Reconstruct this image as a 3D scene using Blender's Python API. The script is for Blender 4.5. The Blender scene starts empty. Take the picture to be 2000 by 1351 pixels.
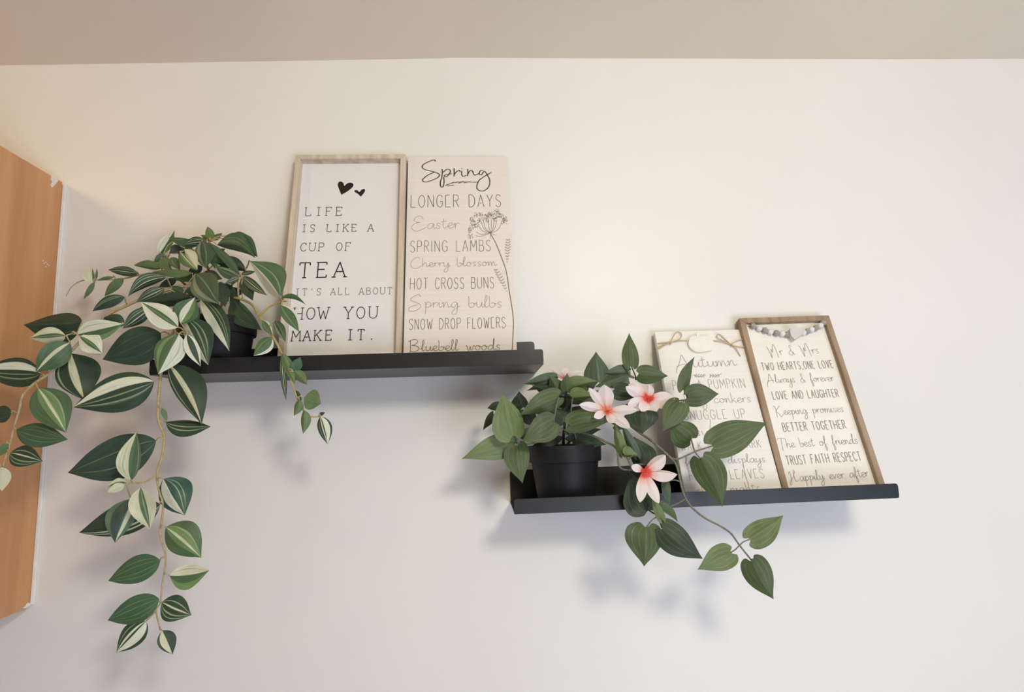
import bpy, bmesh, math, random
from mathutils import Vector, Matrix
random.seed(7)
SC = bpy.context.scene
COL = SC.collection

# ------------------------------------------------------------------ camera, exposure, lights
DIST = 0.95                      # camera to back wall, metres
FPX = 1150.0                     # focal length for a 2000 px wide frame
PITCH, YAW, ROLL = math.radians(8.1665), math.radians(3.029), math.radians(-1.9762)
CAM = Vector((0, -DIST, 0))
_cp, _sp, _cy, _sy, _cr, _sr = math.cos(PITCH), math.sin(PITCH), math.cos(YAW), math.sin(YAW), math.cos(ROLL), math.sin(ROLL)
FWD = Vector((_sy*_cp, _cy*_cp, _sp)); _rt = Vector((_cy, -_sy, 0)); _up = _rt.cross(FWD)
RIGHT = _cr*_rt + _sr*_up; UP = -_sr*_rt + _cr*_up
cam_data = bpy.data.cameras.new('camera'); cam = bpy.data.objects.new('camera', cam_data); COL.objects.link(cam)
cam_data.sensor_width = 36; cam_data.lens = FPX/2000*36; cam_data.clip_start = 0.01
m = Matrix((RIGHT, UP, -FWD)).transposed().to_4x4(); m.translation = CAM; cam.matrix_world = m
SC.camera = cam
SC.view_settings.view_transform = 'Standard'; SC.view_settings.look = 'None'
SC.view_settings.gamma = 1; SC.view_settings.use_curve_mapping = False
SC.view_settings.exposure = 0.0
w = bpy.data.worlds.new('world'); SC.world = w; w.use_nodes = True
w.node_tree.nodes['Background'].inputs[0].default_value = (0.75, 0.82, 1, 1); w.node_tree.nodes['Background'].inputs[1].default_value = 0.1

def area(name, loc, target, size, power, col, sy=None, shape='DISK'):
    l = bpy.data.lights.new(name, 'AREA'); l.energy = power; l.color = col; l.shape = shape; l.size = size
    if sy: l.size_y = sy
    o = bpy.data.objects.new(name, l); COL.objects.link(o); o.location = loc
    o.rotation_euler = (Vector(target)-Vector(loc)).to_track_quat('-Z', 'Y').to_euler(); return o
area('ceiling_lamp_light', (0.46, -1.45, 0.58), (0.30, 0.0, -0.15), 0.28, 11.65, (1.0, 0.955, 0.76))
area('second_lamp_light', (-0.98, -0.62, 0.60), (-0.3, 0.0, 0.0), 0.12, 1.05, (1.0, 0.66, 0.2))
area('window_light', (2.05, -1.7, -0.35), (0.3, 0.0, -0.2), 1.3, 3.0, (0.2, 0.35, 1.0), 1.0, 'RECTANGLE')
area('low_cool_fill_light', (1.12, -2.4, -1.02), (0.45, 0.0, -0.25), 1.4, 35.0, (0.75, 0.833, 1.0), 1.2, 'RECTANGLE')  # added low cool fill from behind the camera; the room has no door there

def P(x, y, d):
    """point seen at pixel (x, y), d metres in front of the back wall"""
    r = RIGHT*((x-1000)/FPX) + UP*((675.5-y)/FPX) + FWD
    return CAM + r*((DIST-d)/r.y)
def pxm(d): return (DIST-d)/FPX      # metres per pixel, roughly

# ------------------------------------------------------------------ materials
def s2l(c):
    return tuple((v/255/12.92 if v/255 <= 0.04045 else ((v/255+0.055)/1.055)**2.4) for v in c)
def newmat(name, rough=0.6, spec=0.5):
    m = bpy.data.materials.new(name); m.use_nodes = True
    b = m.node_tree.nodes['Principled BSDF']; b.inputs['Roughness'].default_value = rough
    b.inputs['Specular IOR Level'].default_value = spec
    return m, m.node_tree.nodes, m.node_tree.links, b
def noise_col(name, ca, cb, scale=(5, 5, 5), nscale=1.0, rough=0.6, spec=0.5, bump=0.0, bscale=200, coord='Object', detail=6, lo=.35, hi=.65):
    m, N, L, b = newmat(name, rough, spec)
    tc = N.new('ShaderNodeTexCoord'); mp = N.new('ShaderNodeMapping'); mp.inputs['Scale'].default_value = scale
    nt = N.new('ShaderNodeTexNoise'); nt.inputs['Scale'].default_value = nscale; nt.inputs['Detail'].default_value = detail
    cr = N.new('ShaderNodeValToRGB'); cr.color_ramp.elements[0].position = lo; cr.color_ramp.elements[1].position = hi
    cr.color_ramp.elements[0].color = (*ca, 1); cr.color_ramp.elements[1].color = (*cb, 1)
    L.new(tc.outputs[coord], mp.inputs[0]); L.new(mp.outputs[0], nt.inputs['Vector']); L.new(nt.outputs['Fac'], cr.inputs[0]); L.new(cr.outputs[0], b.inputs['Base Color'])
    if bump:
        n2 = N.new('ShaderNodeTexNoise'); n2.inputs['Scale'].default_value = bscale; n2.inputs['Detail'].default_value = 3
        L.new(tc.outputs[coord], n2.inputs['Vector'])
        bp = N.new('ShaderNodeBump'); bp.inputs['Strength'].default_value = bump; bp.inputs['Distance'].default_value = 0.001
        L.new(n2.outputs['Fac'], bp.inputs['Height']); L.new(bp.outputs[0], b.inputs['Normal'])
    return m
WALL = noise_col('wall_paint', s2l((228, 225, 220)), s2l((231, 228, 223)), (1, 1, 1), 3, rough=0.42, spec=0.45, bump=0.12, bscale=160)
CEIL = noise_col('ceiling_paint', s2l((236, 226, 210)), s2l((240, 230, 215)), (1, 1, 1), 3, rough=0.9, spec=0.1, bump=0.1, bscale=120)
FLOOR = noise_col('floor_wood', s2l((150, 125, 100)), s2l((175, 150, 122)), (1, 14, 1), 2, rough=0.5)
LAMI = noise_col('wood_laminate', s2l((192, 136, 90)), s2l((216, 162, 114)), (30, 30, 2.2), 1.0, rough=0.42, spec=0.4, detail=8, lo=.3, hi=.7)
SEAL = noise_col('white_sealant', s2l((228, 226, 222)), s2l((240, 238, 235)), rough=0.4, nscale=6)
BLACK = noise_col('black_powder_coat', (0.012, 0.012, 0.013), (0.016, 0.016, 0.017), nscale=8, rough=0.34, spec=0.42, bump=0.06, bscale=900)
POTM = noise_col('black_plastic', (0.010, 0.010, 0.012), (0.014, 0.014, 0.016), nscale=8, rough=0.5, spec=0.22)
SOIL = noise_col('dark_moss', (0.02, 0.02, 0.012), (0.05, 0.045, 0.025), nscale=80, rough=0.95, bump=0.8, bscale=300)
FRAME1 = noise_col('washed_oak', s2l((186, 170, 150)), s2l((218, 204, 187)), (60, 6, 60), 1.2, rough=0.75, spec=0.2, detail=8)
FRAME2 = noise_col('driftwood_brown', s2l((134, 112, 90)), s2l((172, 150, 126)), (60, 6, 60), 1.2, rough=0.75, spec=0.2, detail=8)
PANEL1 = noise_col('white_card', s2l((226, 222, 221)), s2l((229, 225, 224)), nscale=6, rough=0.55, spec=0.3)
PANEL2 = noise_col('cream_card', s2l((232, 228, 220)), s2l((238, 234, 227)), nscale=6, rough=0.6, spec=0.3)
BOARD = noise_col('whitewashed_board', s2l((225, 216, 209)), s2l((229, 221, 214)), (2, 260, 10), 1.0, rough=0.7, spec=0.2, detail=6)
BOARD2 = noise_col('whitewashed_board_pale', s2l((232, 228, 223)), s2l((236, 232, 227)), (2, 240, 10), 1.0, rough=0.7, spec=0.2, detail=6)
TAGM = noise_col('white_painted_wood', s2l((232, 228, 220)), s2l((238, 234, 227)), nscale=20, rough=0.6)
TWINE = noise_col('jute_twine', s2l((190, 158, 118)), s2l((218, 190, 152)), nscale=400, rough=0.9, bump=0.6, bscale=1500)
BEADG = noise_col('grey_bead', s2l((150, 147, 143)), s2l((166, 163, 159)), nscale=60, rough=0.6)
BEADW = noise_col('white_bead', s2l((222, 220, 216)), s2l((232, 230, 226)), nscale=60, rough=0.55)
def flat(name, c, rough=0.7):
    m, N, L, b = newmat(name, rough, 0.2); b.inputs['Base Color'].default_value = (*s2l(c), 1); return m
INK = flat('black_ink', (38, 34, 32)); INK2 = flat('charcoal_ink', (70, 62, 56)); INK3 = flat('grey_ink', (128, 115, 106)); INK4 = flat('pale_grey_ink', (172, 161, 152)); INK6 = flat('soft_black_ink', (92, 82, 75)); INK5 = flat('mid_grey_ink', (150, 145, 138))

# ------------------------------------------------------------------ mesh helpers
def tag(o, label=None, cat=None, group=None, kind=None):
    if label: o['label'] = label
    if cat: o['category'] = cat
    if group: o['group'] = group
    if kind: o['kind'] = kind
    return o
def empty(name, loc=(0, 0, 0), mat=None):
    o = bpy.data.objects.new(name, None); COL.objects.link(o); o.empty_display_size = 0.05
    if mat: o.matrix_world = mat
    else: o.location = loc
    return o
def link(name, verts, faces, mat, parent=None, smooth=False, uvs=None):
    me = bpy.data.meshes.new(name); me.from_pydata([tuple(v) for v in verts], [], faces)
    if uvs:
        uv = me.uv_layers.new(name='UVMap')
        for lp in me.loops: uv.data[lp.index].uv = uvs[lp.vertex_index]
    if smooth: me.polygons.foreach_set('use_smooth', [True]*len(me.polygons))
    me.materials.append(mat); me.update()
    o = bpy.data.objects.new(name, me); COL.objects.link(o)
    if parent: o.parent = parent
    return o
def box(name, lo, hi, mat, parent=None, bev=0.0):
    bm = bmesh.new(); bmesh.ops.create_cube(bm, size=1)
    for v in bm.verts:
        v.co = Vector([(lo[i]+hi[i])/2 + v.co[i]*(hi[i]-lo[i]) for i in range(3)])
    if bev: bmesh.ops.bevel(bm, geom=bm.edges[:], offset=bev, segments=2, affect='EDGES', profile=0.6)
    me = bpy.data.meshes.new(name); bm.to_mesh(me); bm.free(); me.materials.append(mat)
    o = bpy.data.objects.new(name, me); COL.objects.link(o)
    if parent: o.parent = parent
    return o
def prism(name, pts, h0, h1, mat, parent=None, f=lambda u, v, h: (u, v, h), bev=0.0, smooth=False):
    """polygon pts (u, v) extruded from h0 to h1"""
    bm = bmesh.new(); a = [bm.verts.new(f(u, v, h0)) for u, v in pts]; b = [bm.verts.new(f(u, v, h1)) for u, v in pts]
    n = len(pts); bm.faces.new(a[::-1]); bm.faces.new(b)
    for i in range(n): bm.faces.new((a[i], a[(i+1) % n], b[(i+1) % n], b[i]))
    bmesh.ops.recalc_face_normals(bm, faces=bm.faces[:])
    if bev: bmesh.ops.bevel(bm, geom=bm.edges[:], offset=bev, segments=2, affect='EDGES')
    me = bpy.data.meshes.new(name); bm.to_mesh(me); bm.free(); me.materials.append(mat)
    o = bpy.data.objects.new(name, me); COL.objects.link(o)
    if parent: o.parent = parent
    return o
def catmull(pts, n=6):
    if len(pts) < 3: return [Vector(p) for p in pts]
    p = [Vector(q) for q in pts]; p = [p[0]*2-p[1]] + p + [p[-1]*2-p[-2]]; out = []
    for i in range(1, len(p)-2):
        for k in range(n):
            t = k/n
            out.append(0.5*((2*p[i]) + (p[i+1]-p[i-1])*t + (2*p[i-1]-5*p[i]+4*p[i+1]-p[i+2])*t*t + (3*p[i]-p[i-1]-3*p[i+1]+p[i+2])*t**3))
    out.append(p[-2]); return out
def tube_geo(path, r0, r1, seg=7):
    vs, fs = [], []; n = len(path); prev = None
    for i, q in enumerate(path):
        t = (path[min(i+1, n-1)]-path[max(i-1, 0)]).normalized()
        if prev is None:
            a = t.orthogonal().normalized()
        else:
            a = (prev - t*prev.dot(t)).normalized()
        prev = a; b = t.cross(a); r = r0+(r1-r0)*i/(n-1)
        for k in range(seg):
            an = 2*math.pi*k/seg; vs.append(q + (a*math.cos(an)+b*math.sin(an))*r)
    for i in range(n-1):
        for k in range(seg):
            fs.append((i*seg+k, i*seg+(k+1) % seg, (i+1)*seg+(k+1) % seg, (i+1)*seg+k))
    fs.append(tuple(range(seg))[::-1]); fs.append(tuple((n-1)*seg+k for k in range(seg)))
    return vs, fs
def tube(name, pts, r0, r1, mat, parent=None, n=6, seg=7):
    vs, fs = tube_geo(catmull(pts, n), r0, r1, seg); return link(name, vs, fs, mat, parent, smooth=True)
def lathe(name, prof, mat, parent, c=(0, 0, 0), seg=48):
    vs, fs = [], []
    for r, z in prof:
        for k in range(seg):
            a = 2*math.pi*k/seg; vs.append((c[0]+r*math.cos(a), c[1]+r*math.sin(a), c[2]+z))
    for i in range(len(prof)-1):
        for k in range(seg):
            fs.append((i*seg+k, i*seg+(k+1) % seg, (i+1)*seg+(k+1) % seg, (i+1)*seg+k))
    o = link(name, vs, fs, mat, parent, smooth=True)
    md = o.modifiers.new('es', 'EDGE_SPLIT'); md.split_angle = math.radians(35); return o
def rrect(x0, z0, x1, z1, r, corners=(1, 1, 1, 1), n=5):
    pts = []
    for (cx, cz, a0, on) in ((x0+r, z0+r, 180, corners[0]), (x1-r, z0+r, 270, corners[1]), (x1-r, z1-r, 0, corners[2]), (x0+r, z1-r, 90, corners[3])):
        if on:
            for k in range(n+1):
                a = math.radians(a0+90*k/n); pts.append((cx+r*math.cos(a), cz+r*math.sin(a)))
        else:
            pts.append((x0 if a0 in (180, 90) else x1, z0 if a0 in (180, 270) else z1))
    return pts

# ------------------------------------------------------------------ room shell
def slab(name, lo, hi, mat): return tag(box(name, lo, hi, mat), kind='structure')
FZ = -1.75; XL, XR, YR = -1.7, 2.15, -3.0
slab('wall_back', (XL, 0.0, FZ), (XR, 0.1, 0.75), WALL)
slab('wall_left', (XL-0.1, YR, FZ), (XL, 0.1, 0.75), WALL)
slab('wall_rear', (XL, YR-0.1, FZ), (XR, YR, 0.75), WALL)
slab('floor', (XL, YR, FZ-0.1), (XR, 0.0, FZ), FLOOR)
# ceiling with the slight unevenness of old plaster along the wall joint
prof = [(XL, 0.625), (-0.90, 0.634), (-0.768, 0.6352), (-0.40, 0.6412), (-0.06, 0.6468), (-0.035, 0.6478), (0.30, 0.6462), (0.75, 0.6440), (1.10, 0.6446), (XR, 0.645)]
vs, fs = [], []
for y in (0.02, -0.6, YR):
    for x, z in prof: vs.append((x, y, z if y > -0.1 else 0.643))
for j in range(2):
    for i in range(len(prof)-1):
        a = j*len(prof)+i; fs.append((a, a+1, a+1+len(prof), a+len(prof)))
ce = tag(link('ceiling', vs, fs, CEIL), kind='structure')
md = ce.modifiers.new('s', 'SOLIDIFY'); md.thickness = 0.05; md.offset = -1 
# right wall with a window opening
bm_v = [(XR, YR, FZ, XR+0.1, -2.25, 0.75), (XR, -1.1, FZ, XR+0.1, 0.1, 0.75), (XR, -2.25, FZ, XR+0.1, -1.1, -0.95), (XR, -2.25, 0.35, XR+0.1, -1.1, 0.75)]
vs, fs = [], []
for a in bm_v:
    b0 = len(vs)
    for x in (a[0], a[3]):
        for y in (a[1], a[4]):
            for z in (a[2], a[5]): vs.append((x, y, z))
    fs += [tuple(b0+i for i in q) for q in ((0, 1, 3, 2), (4, 6, 7, 5), (0, 4, 5, 1), (2, 3, 7, 6), (0, 2, 6, 4), (1, 5, 7, 3))]
tag(link('wall_right', vs, fs, WALL), kind='structure')
wn = tag(empty('window_1', (XR+0.03, -1.675, -0.95)), kind='structure')
for lo, hi in (((0, -.575, 0), (.05, -.525, 1.3)), ((0, .525, 0), (.05, .575, 1.3)), ((0, -.525, 0), (.05, .525, .05)), ((0, -.525, 1.25), (.05, .525, 1.3)), ((0, -.02, .05), (.05, .02, 1.25))):
    box('window_bar', lo, hi, SEAL, wn)

# ------------------------------------------------------------------ wall cupboard on the left
CX = -0.6747; CT, CB = 0.4253, -0.2336
cab = tag(empty('wall_cupboard', (CX-0.25, -0.15, CB)), 'wood laminate wall cupboard with a bare end panel and white sealed edge', 'cupboard')
def cl(p): return (p[0]-(CX-0.25), p[1]+0.15, p[2]-CB)
# end panel with softly chipped corners at the wall side
yz = [(-0.30, CB), (-0.012, CB), (-0.004, CB+0.006), (-0.0015, CB+0.018), (-0.0015, CT-0.004), (-0.004, CT), (-0.012, CT), (-0.30, CT)]
prism('end_panel', yz, CX-0.018, CX, LAMI, cab, f=lambda u, v, h: cl((h, u, v)))
box('top_panel', cl((CX-0.50, -0.298, CT-0.018)), cl((CX-0.018, -0.002, CT)), LAMI, cab)
box('bottom_panel', cl((CX-0.50, -0.298, CB)), cl((CX-0.018, -0.002, CB+0.018)), LAMI, cab)
box('end_panel', cl((CX-0.518, -0.30, CB)), cl((CX-0.50, -0.002, CT)), LAMI, cab)
dr = box('door', cl((CX-0.516, -0.32, CB+0.002)), cl((CX-0.002, -0.302, CT-0.002)), LAMI, cab, bev=0.001)
h = box('handle', cl((CX-0.06, -0.335, CB+0.05)), cl((CX-0.048, -0.32, CB+0.2)), BLACK, dr, bev=0.002)
box('sealant_strip', cl((CX+0.0002, -0.0035, CB+0.004)), cl((CX+0.0058, 0.0, CT-0.001)), SEAL, cab, bev=0.0012)
# white filler and chips on the panel corners
def on_panel(px, py, off=0.0004):
    r = RIGHT*((px-1000)/FPX) + UP*((675.5-py)/FPX) + FWD; t = (CX-CAM.x)/r.x; p = CAM+r*t; return p
def chip(pts):
    q = [on_panel(*a) for a in pts]
    prism('filler_chip', [(p.y, p.z) for p in q], CX-0.0002, CX+0.0008, SEAL, cab, f=lambda u, v, h: cl((h, u, v)))
chip([(100, 342), (104, 346), (113, 352), (110, 357), (105, 362), (101, 366), (98, 361), (102, 355), (99, 350)])
chip([(121, 355), (126, 359), (125, 366), (122, 362)])
chip([(43, 1188), (48, 1184), (53, 1177), (58, 1178), (58, 1183), (50, 1187)])
for a in ((83, 508), (88, 511), (91, 515), (88, 519), (94, 517), (85, 513)):
    chip([(a[0], a[1]), (a[0]+2, a[1]+1), (a[0]+1.4, a[1]+2.2), (a[0]-.4, a[1]+1.2)])

# ------------------------------------------------------------------ picture ledges
def ledge(x0, x1, zb, lip, upst, d, label, rot):
    """zb = underside of the tray; mesh in local coordinates, left rear bottom at the origin of x"""
    cxm = (x0+x1)/2
    r = tag(empty('picture_ledge', (cxm, 0, zb)), label, 'shelf', 'black metal picture ledges on the wall')
    r.rotation_euler = (0, rot, 0)
    L = (x1-x0)/2; t = 0.002
    box('tray', (-L, -d+t, 0), (L, -t, t), BLACK, r)
    prism('upstand', rrect(-L+0.001, 0, L, upst, 0.005, (0, 0, 1, 1)), -t, -0.0002, BLACK, r, f=lambda u, v, h: (u, h, v), bev=0.0003)
    prism('front_lip', rrect(-L, 0, L, lip, 0.0038, (1, 1, 1, 1)), -d, -d+t, BLACK, r, f=lambda u, v, h: (u, h, v), bev=0.0004)
    return r
LD = 0.1332
S1Z, S2Z = 0.0908, -0.1118
ledge(-0.4500, 0.0868, S1Z, 0.0212, 0.0520, LD, 'upper left black metal picture ledge holding the cup of tea sign', 0.0006)
ledge(0.0388, 0.5775, S2Z, 0.0200, 0.0500, LD, 'lower right black metal picture ledge holding the pink flowering plant', -0.0008)

# ------------------------------------------------------------------ lettering (stroke fonts, printed flat)
CAPS = {
 'A': (.6, [[(0, 0), (.3, 1), (.6, 0)], [(.12, .36), (.48, .36)]], [(0, 0), (.6, 0)]),
 'B': (.5, [[(0, 0), (0, 1), (.28, 1), (.42, .92), (.43, .62), (.28, .54), (0, .54)], [(.28, .54), (.48, .45), (.5, .12), (.33, 0), (0, 0)]], []),
 'C': (.55, [[(.54, .78), (.45, .95), (.28, 1), (.09, .87), (0, .5), (.09, .13), (.28, 0), (.46, .06), (.55, .2)]], []),
 'D': (.55, [[(0, 0), (0, 1), (.25, 1), (.47, .84), (.55, .5), (.47, .16), (.25, 0), (0, 0)]], []),
 'E': (.46, [[(.46, 1), (0, 1), (0, 0), (.46, 0)], [(0, .53), (.36, .53)]], []),
 'F': (.46, [[(.46, 1), (0, 1), (0, 0)], [(0, .53), (.36, .53)]], [(0, 0)]),
 'G': (.56, [[(.54, .8), (.45, .95), (.28, 1), (.09, .87), (0, .5), (.09, .13), (.28, 0), (.46, .06), (.55, .2), (.55, .45), (.34, .45)]], []),
 'H': (.58, [[(0, 0), (0, 1)], [(.58, 0), (.58, 1)], [(0, .5), (.58, .5)]], [(0, 0), (0, 1), (.58, 0), (.58, 1)]),
 'I': (.1, [[(.05, 0), (.05, 1)]], [(.05, 0), (.05, 1)]),
 'K': (.52, [[(0, 0), (0, 1)], [(.5, 1), (0, .42)], [(.16, .58), (.52, 0)]], [(0, 0), (0, 1), (.5, 1), (.52, 0)]),
 'L': (.44, [[(0, 1), (0, 0), (.44, 0)]], [(0, 1)]),
 'M': (.7, [[(0, 0), (.04, 1), (.35, .35), (.66, 1), (.7, 0)]], [(0, 0), (.7, 0)]),
 'N': (.55, [[(0, 0), (0, 1), (.55, 0), (.55, 1)]], [(0, 0)]),
 'O': (.6, [[(.3, 1), (.1, .87), (0, .5), (.1, .13), (.3, 0), (.5, .13), (.6, .5), (.5, .87), (.3, 1)]], []),
 'P': (.48, [[(0, 0), (0, 1), (.3, 1), (.47, .88), (.46, .6), (.3, .48), (0, .48)]], [(0, 0)]),
 'R': (.5, [[(0, 0), (0, 1), (.3, 1), (.46, .88), (.45, .62), (.3, .52), (0, .52)], [(.22, .52), (.5, 0)]], [(0, 0), (.5, 0)]),
 'S': (.48, [[(.46, .85), (.36, .98), (.15, .98), (.03, .82), (.08, .6), (.36, .44), (.47, .25), (.38, .04), (.15, 0), (0, .14)]], []),
 'T': (.54, [[(0, 1), (.54, 1)], [(.27, 1), (.27, 0)]], [(.27, 0)]),
 'U': (.56, [[(0, 1), (0, .3), (.1, .06), (.28, 0), (.46, .06), (.56, .3), (.56, 1)]], [(0, 1), (.56, 1)]),
 'V': (.54, [[(0, 1), (.27, 0), (.54, 1)]], []),
 'W': (.76, [[(0, 1), (.2, 0), (.38, .72), (.56, 0), (.76, 1)]], [(0, 1), (.76, 1)]),
 'Y': (.56, [[(0, 1), (.28, .48), (.56, 1)], [(.28, .48), (.28, 0)]], [(0, 1), (.56, 1), (.28, 0)]),
 ',': (.14, [[(.09, .08), (.03, -.12)]], []), '.': (.14, [[(.05, 0), (.09, .03)]], []), "'": (.16, [[(.08, 1), (.06, .78)]], []), ' ': (.42, [], []),
 '&': (.55, [[(.55, .35), (.4, .08), (.18, 0), (.02, .2), (.1, .42), (.38, .7), (.35, .95), (.2, .98), (.13, .8), (.3, .4), (.55, 0)]], []),
}
SCRIPT = {
 'a': (1.1, [[(.95, .8), (.68, 1), (.3, .85), (.1, .4), (.3, .03), (.65, .2), (.92, .85), (.9, .3), (1.02, .02), (1.3, .3)]]),
 'b': (1.0, [[(.1, 2.1), (.16, 1.4), (.14, .4), (.3, .02), (.65, .08), (.85, .5), (.6, .85), (.35, .7)], [(.75, .75), (1.05, .6)]]),
 'c': (.9, [[(.78, .82), (.52, 1), (.18, .75), (.1, .3), (.35, 0), (.7, .1), (.98, .35)]]),
 'd': (1.2, [[(.88, .75), (.55, .98), (.15, .6), (.2, .08), (.55, .12), (.86, .7), (1.05, 2.15), (.95, 2.2), (.88, 1.2), (.9, .3), (1.02, 0), (1.3, .3)]]),
 'e': (.85, [[(.0, .3), (.5, .5), (.72, .8), (.5, 1), (.2, .75), (.15, .3), (.4, 0), (.72, .1), (.95, .35)]]),
 'f': (.8, [[(.0, .3), (.45, 1.2), (.62, 2.0), (.45, 2.2), (.33, 1.6), (.3, .2), (.28, -1.0), (.45, -1.1), (.58, -.5), (.4, .1), (.85, .35)]]),
 'g': (1.15, [[(.88, .78), (.55, 1), (.17, .6), (.25, .08), (.6, .15), (.9, .85), (.92, 0), (.8, -1.0), (.42, -1.25), (.22, -.85), (.6, -.25), (1.25, .3)]]),
 'h': (1.1, [[(.1, 2.15), (.16, 1.2), (.15, 0)], [(.16, .35), (.45, .92), (.72, .9), (.8, .45), (.85, .05), (1.2, .3)]]),
 'i': (.55, [[(-.05, .3), (.2, .95), (.2, .3), (.32, .02), (.6, .3)], [(.24, 1.4), (.27, 1.48)]]),
 'k': (.95, [[(.1, 2.15), (.15, 1.2), (.15, 0)], [(.75, 1), (.2, .45), (.5, .42), (.72, .02), (1.0, .3)]]),
 'l': (.6, [[(.0, .3), (.38, 1.4), (.42, 2.1), (.28, 2.15), (.18, 1.4), (.18, .35), (.35, .02), (.65, .3)]]),
 'm': (1.5, [[(.0, .7), (.15, .98), (.2, .5), (.2, .02), (.35, .75), (.55, .98), (.68, .5), (.68, .02), (.85, .75), (1.05, .98), (1.18, .4), (1.3, .02), (1.6, .3)]]),
 'n': (1.05, [[(.0, .7), (.15, .98), (.2, .5), (.2, .02), (.4, .8), (.62, .95), (.75, .4), (.85, .02), (1.15, .3)]]),
 'o': (.95, [[(.6, .98), (.25, .85), (.1, .4), (.35, .02), (.7, .2), (.8, .65), (.6, .95), (.65, .75), (1.0, .75)]]),
 'p': (1.0, [[(.1, .8), (.2, 1.0), (.22, .2), (.18, -1.15)], [(.22, .4), (.45, .95), (.75, .9), (.82, .4), (.55, .05), (.25, .2)], [(.8, .3), (1.05, .4)]]),
 'r': (.75, [[(.0, .5), (.18, .95), (.22, .5), (.2, .02)], [(.22, .5), (.45, .92), (.78, .85)]]),
 's': (.8, [[(.7, .85), (.45, 1), (.2, .8), (.35, .52), (.62, .3), (.5, .03), (.15, .05)]]),
 't': (.75, [[(.3, 1.75), (.25, .9), (.24, .3), (.4, .02), (.8, .3)], [(-.05, 1.2), (.65, 1.3)]]),
 'u': (1.05, [[(.05, .7), (.15, .95), (.15, .3), (.35, .02), (.65, .25), (.82, .95), (.8, .3), (.95, .02), (1.2, .3)]]),
 'v': (.9, [[(.0, .85), (.15, .9), (.35, .05), (.7, .9), (1.0, .8)]]),
 'w': (1.3, [[(.0, .85), (.15, .9), (.28, .1), (.5, .1), (.65, .8), (.72, .1), (.95, .1), (1.12, .9), (1.4, .75)]]),
 'y': (1.1, [[(.05, .8), (.18, .95), (.2, .3), (.4, .05), (.7, .3), (.85, .95), (.88, 0), (.75, -1.0), (.4, -1.25), (.2, -.85), (.6, -.25), (1.2, .3)]]),
 'A': (2.1, [[(.0, -.9), (.05, -.3), (.6, 1.0), (1.0, 2.3), (1.3, 1.2), (1.7, 0)], [(.1, .2), (.8, .55), (1.9, .6)]]),
 'B': (1.9, [[(.3, 2.2), (.35, 1.0), (.3, -.3)], [(.0, 1.9), (.9, 2.4), (1.4, 1.9), (.9, 1.25), (.5, 1.2), (1.3, 1.0), (1.6, .4), (1.0, -.1), (.3, .1)]]),
 'C': (1.9, [[(1.6, 1.9), (1.2, 2.3), (.5, 1.8), (.1, .8), (.4, -.1), (1.2, -.2), (1.9, .4)]]),
 'E': (2.0, [[(1.6, 1.8), (1.2, 2.4), (.6, 2.2), (.4, 1.6), (.8, 1.25), (1.15, 1.25), (.4, 1.0), (.05, .3), (.5, -.3), (1.2, -.2), (1.9, .3)]]),
 'H': (2.2, [[(.15, 1.7), (.4, 2.2), (.5, 1.6), (.45, .2), (.2, -.7), (-.1, -.5), (.3, .3), (1.0, 1.1), (1.5, 2.1), (1.3, 2.3), (1.2, 1.4), (1.25, .4), (1.5, 0), (2.0, .3)]]),
 'K': (2.0, [[(.0, 1.9), (.3, 2.2), (.45, 1.6), (.4, 0), (.45, -.5)], [(1.5, 2.2), (.5, 1.0), (1.0, .3), (1.3, -.4), (1.9, .2)]]),
 'M': (2.5, [[(.0, 1.9), (.3, 1.7), (.55, .3), (.75, -.6), (.8, .3), (1.0, 1.4), (1.2, .6), (1.35, 1.8), (1.65, 2.4), (1.9, 1.6), (2.05, .2), (2.15, -.6)]]),
 'S': (2.0, [[(1.6, 2.0), (1.3, 2.4), (.6, 2.0), (.25, 1.5), (.7, 1.1), (1.5, .6), (1.5, .0), (.8, -.6), (.1, -.5), (.2, .1), (1.2, .6)]]),
 'T': (1.7, [[(.0, 1.9), (.5, 2.2), (1.7, 2.1)], [(.95, 2.1), (.8, .8), (.75, -.6)]]),
 '&': (1.4, [[(.95, 1.7), (.75, 2.1), (.5, 1.8), (.75, 1.1), (.2, .5), (.25, 0), (.8, -.1), (1.1, .6)], [(.6, 1.0), (1.3, -.1)]]),
 '.': (.4, [[(.1, 0), (.18, .06)]]), ' ': (1.1, []),
}
CURVY = set('BCDGOPRSUJ&')
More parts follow.
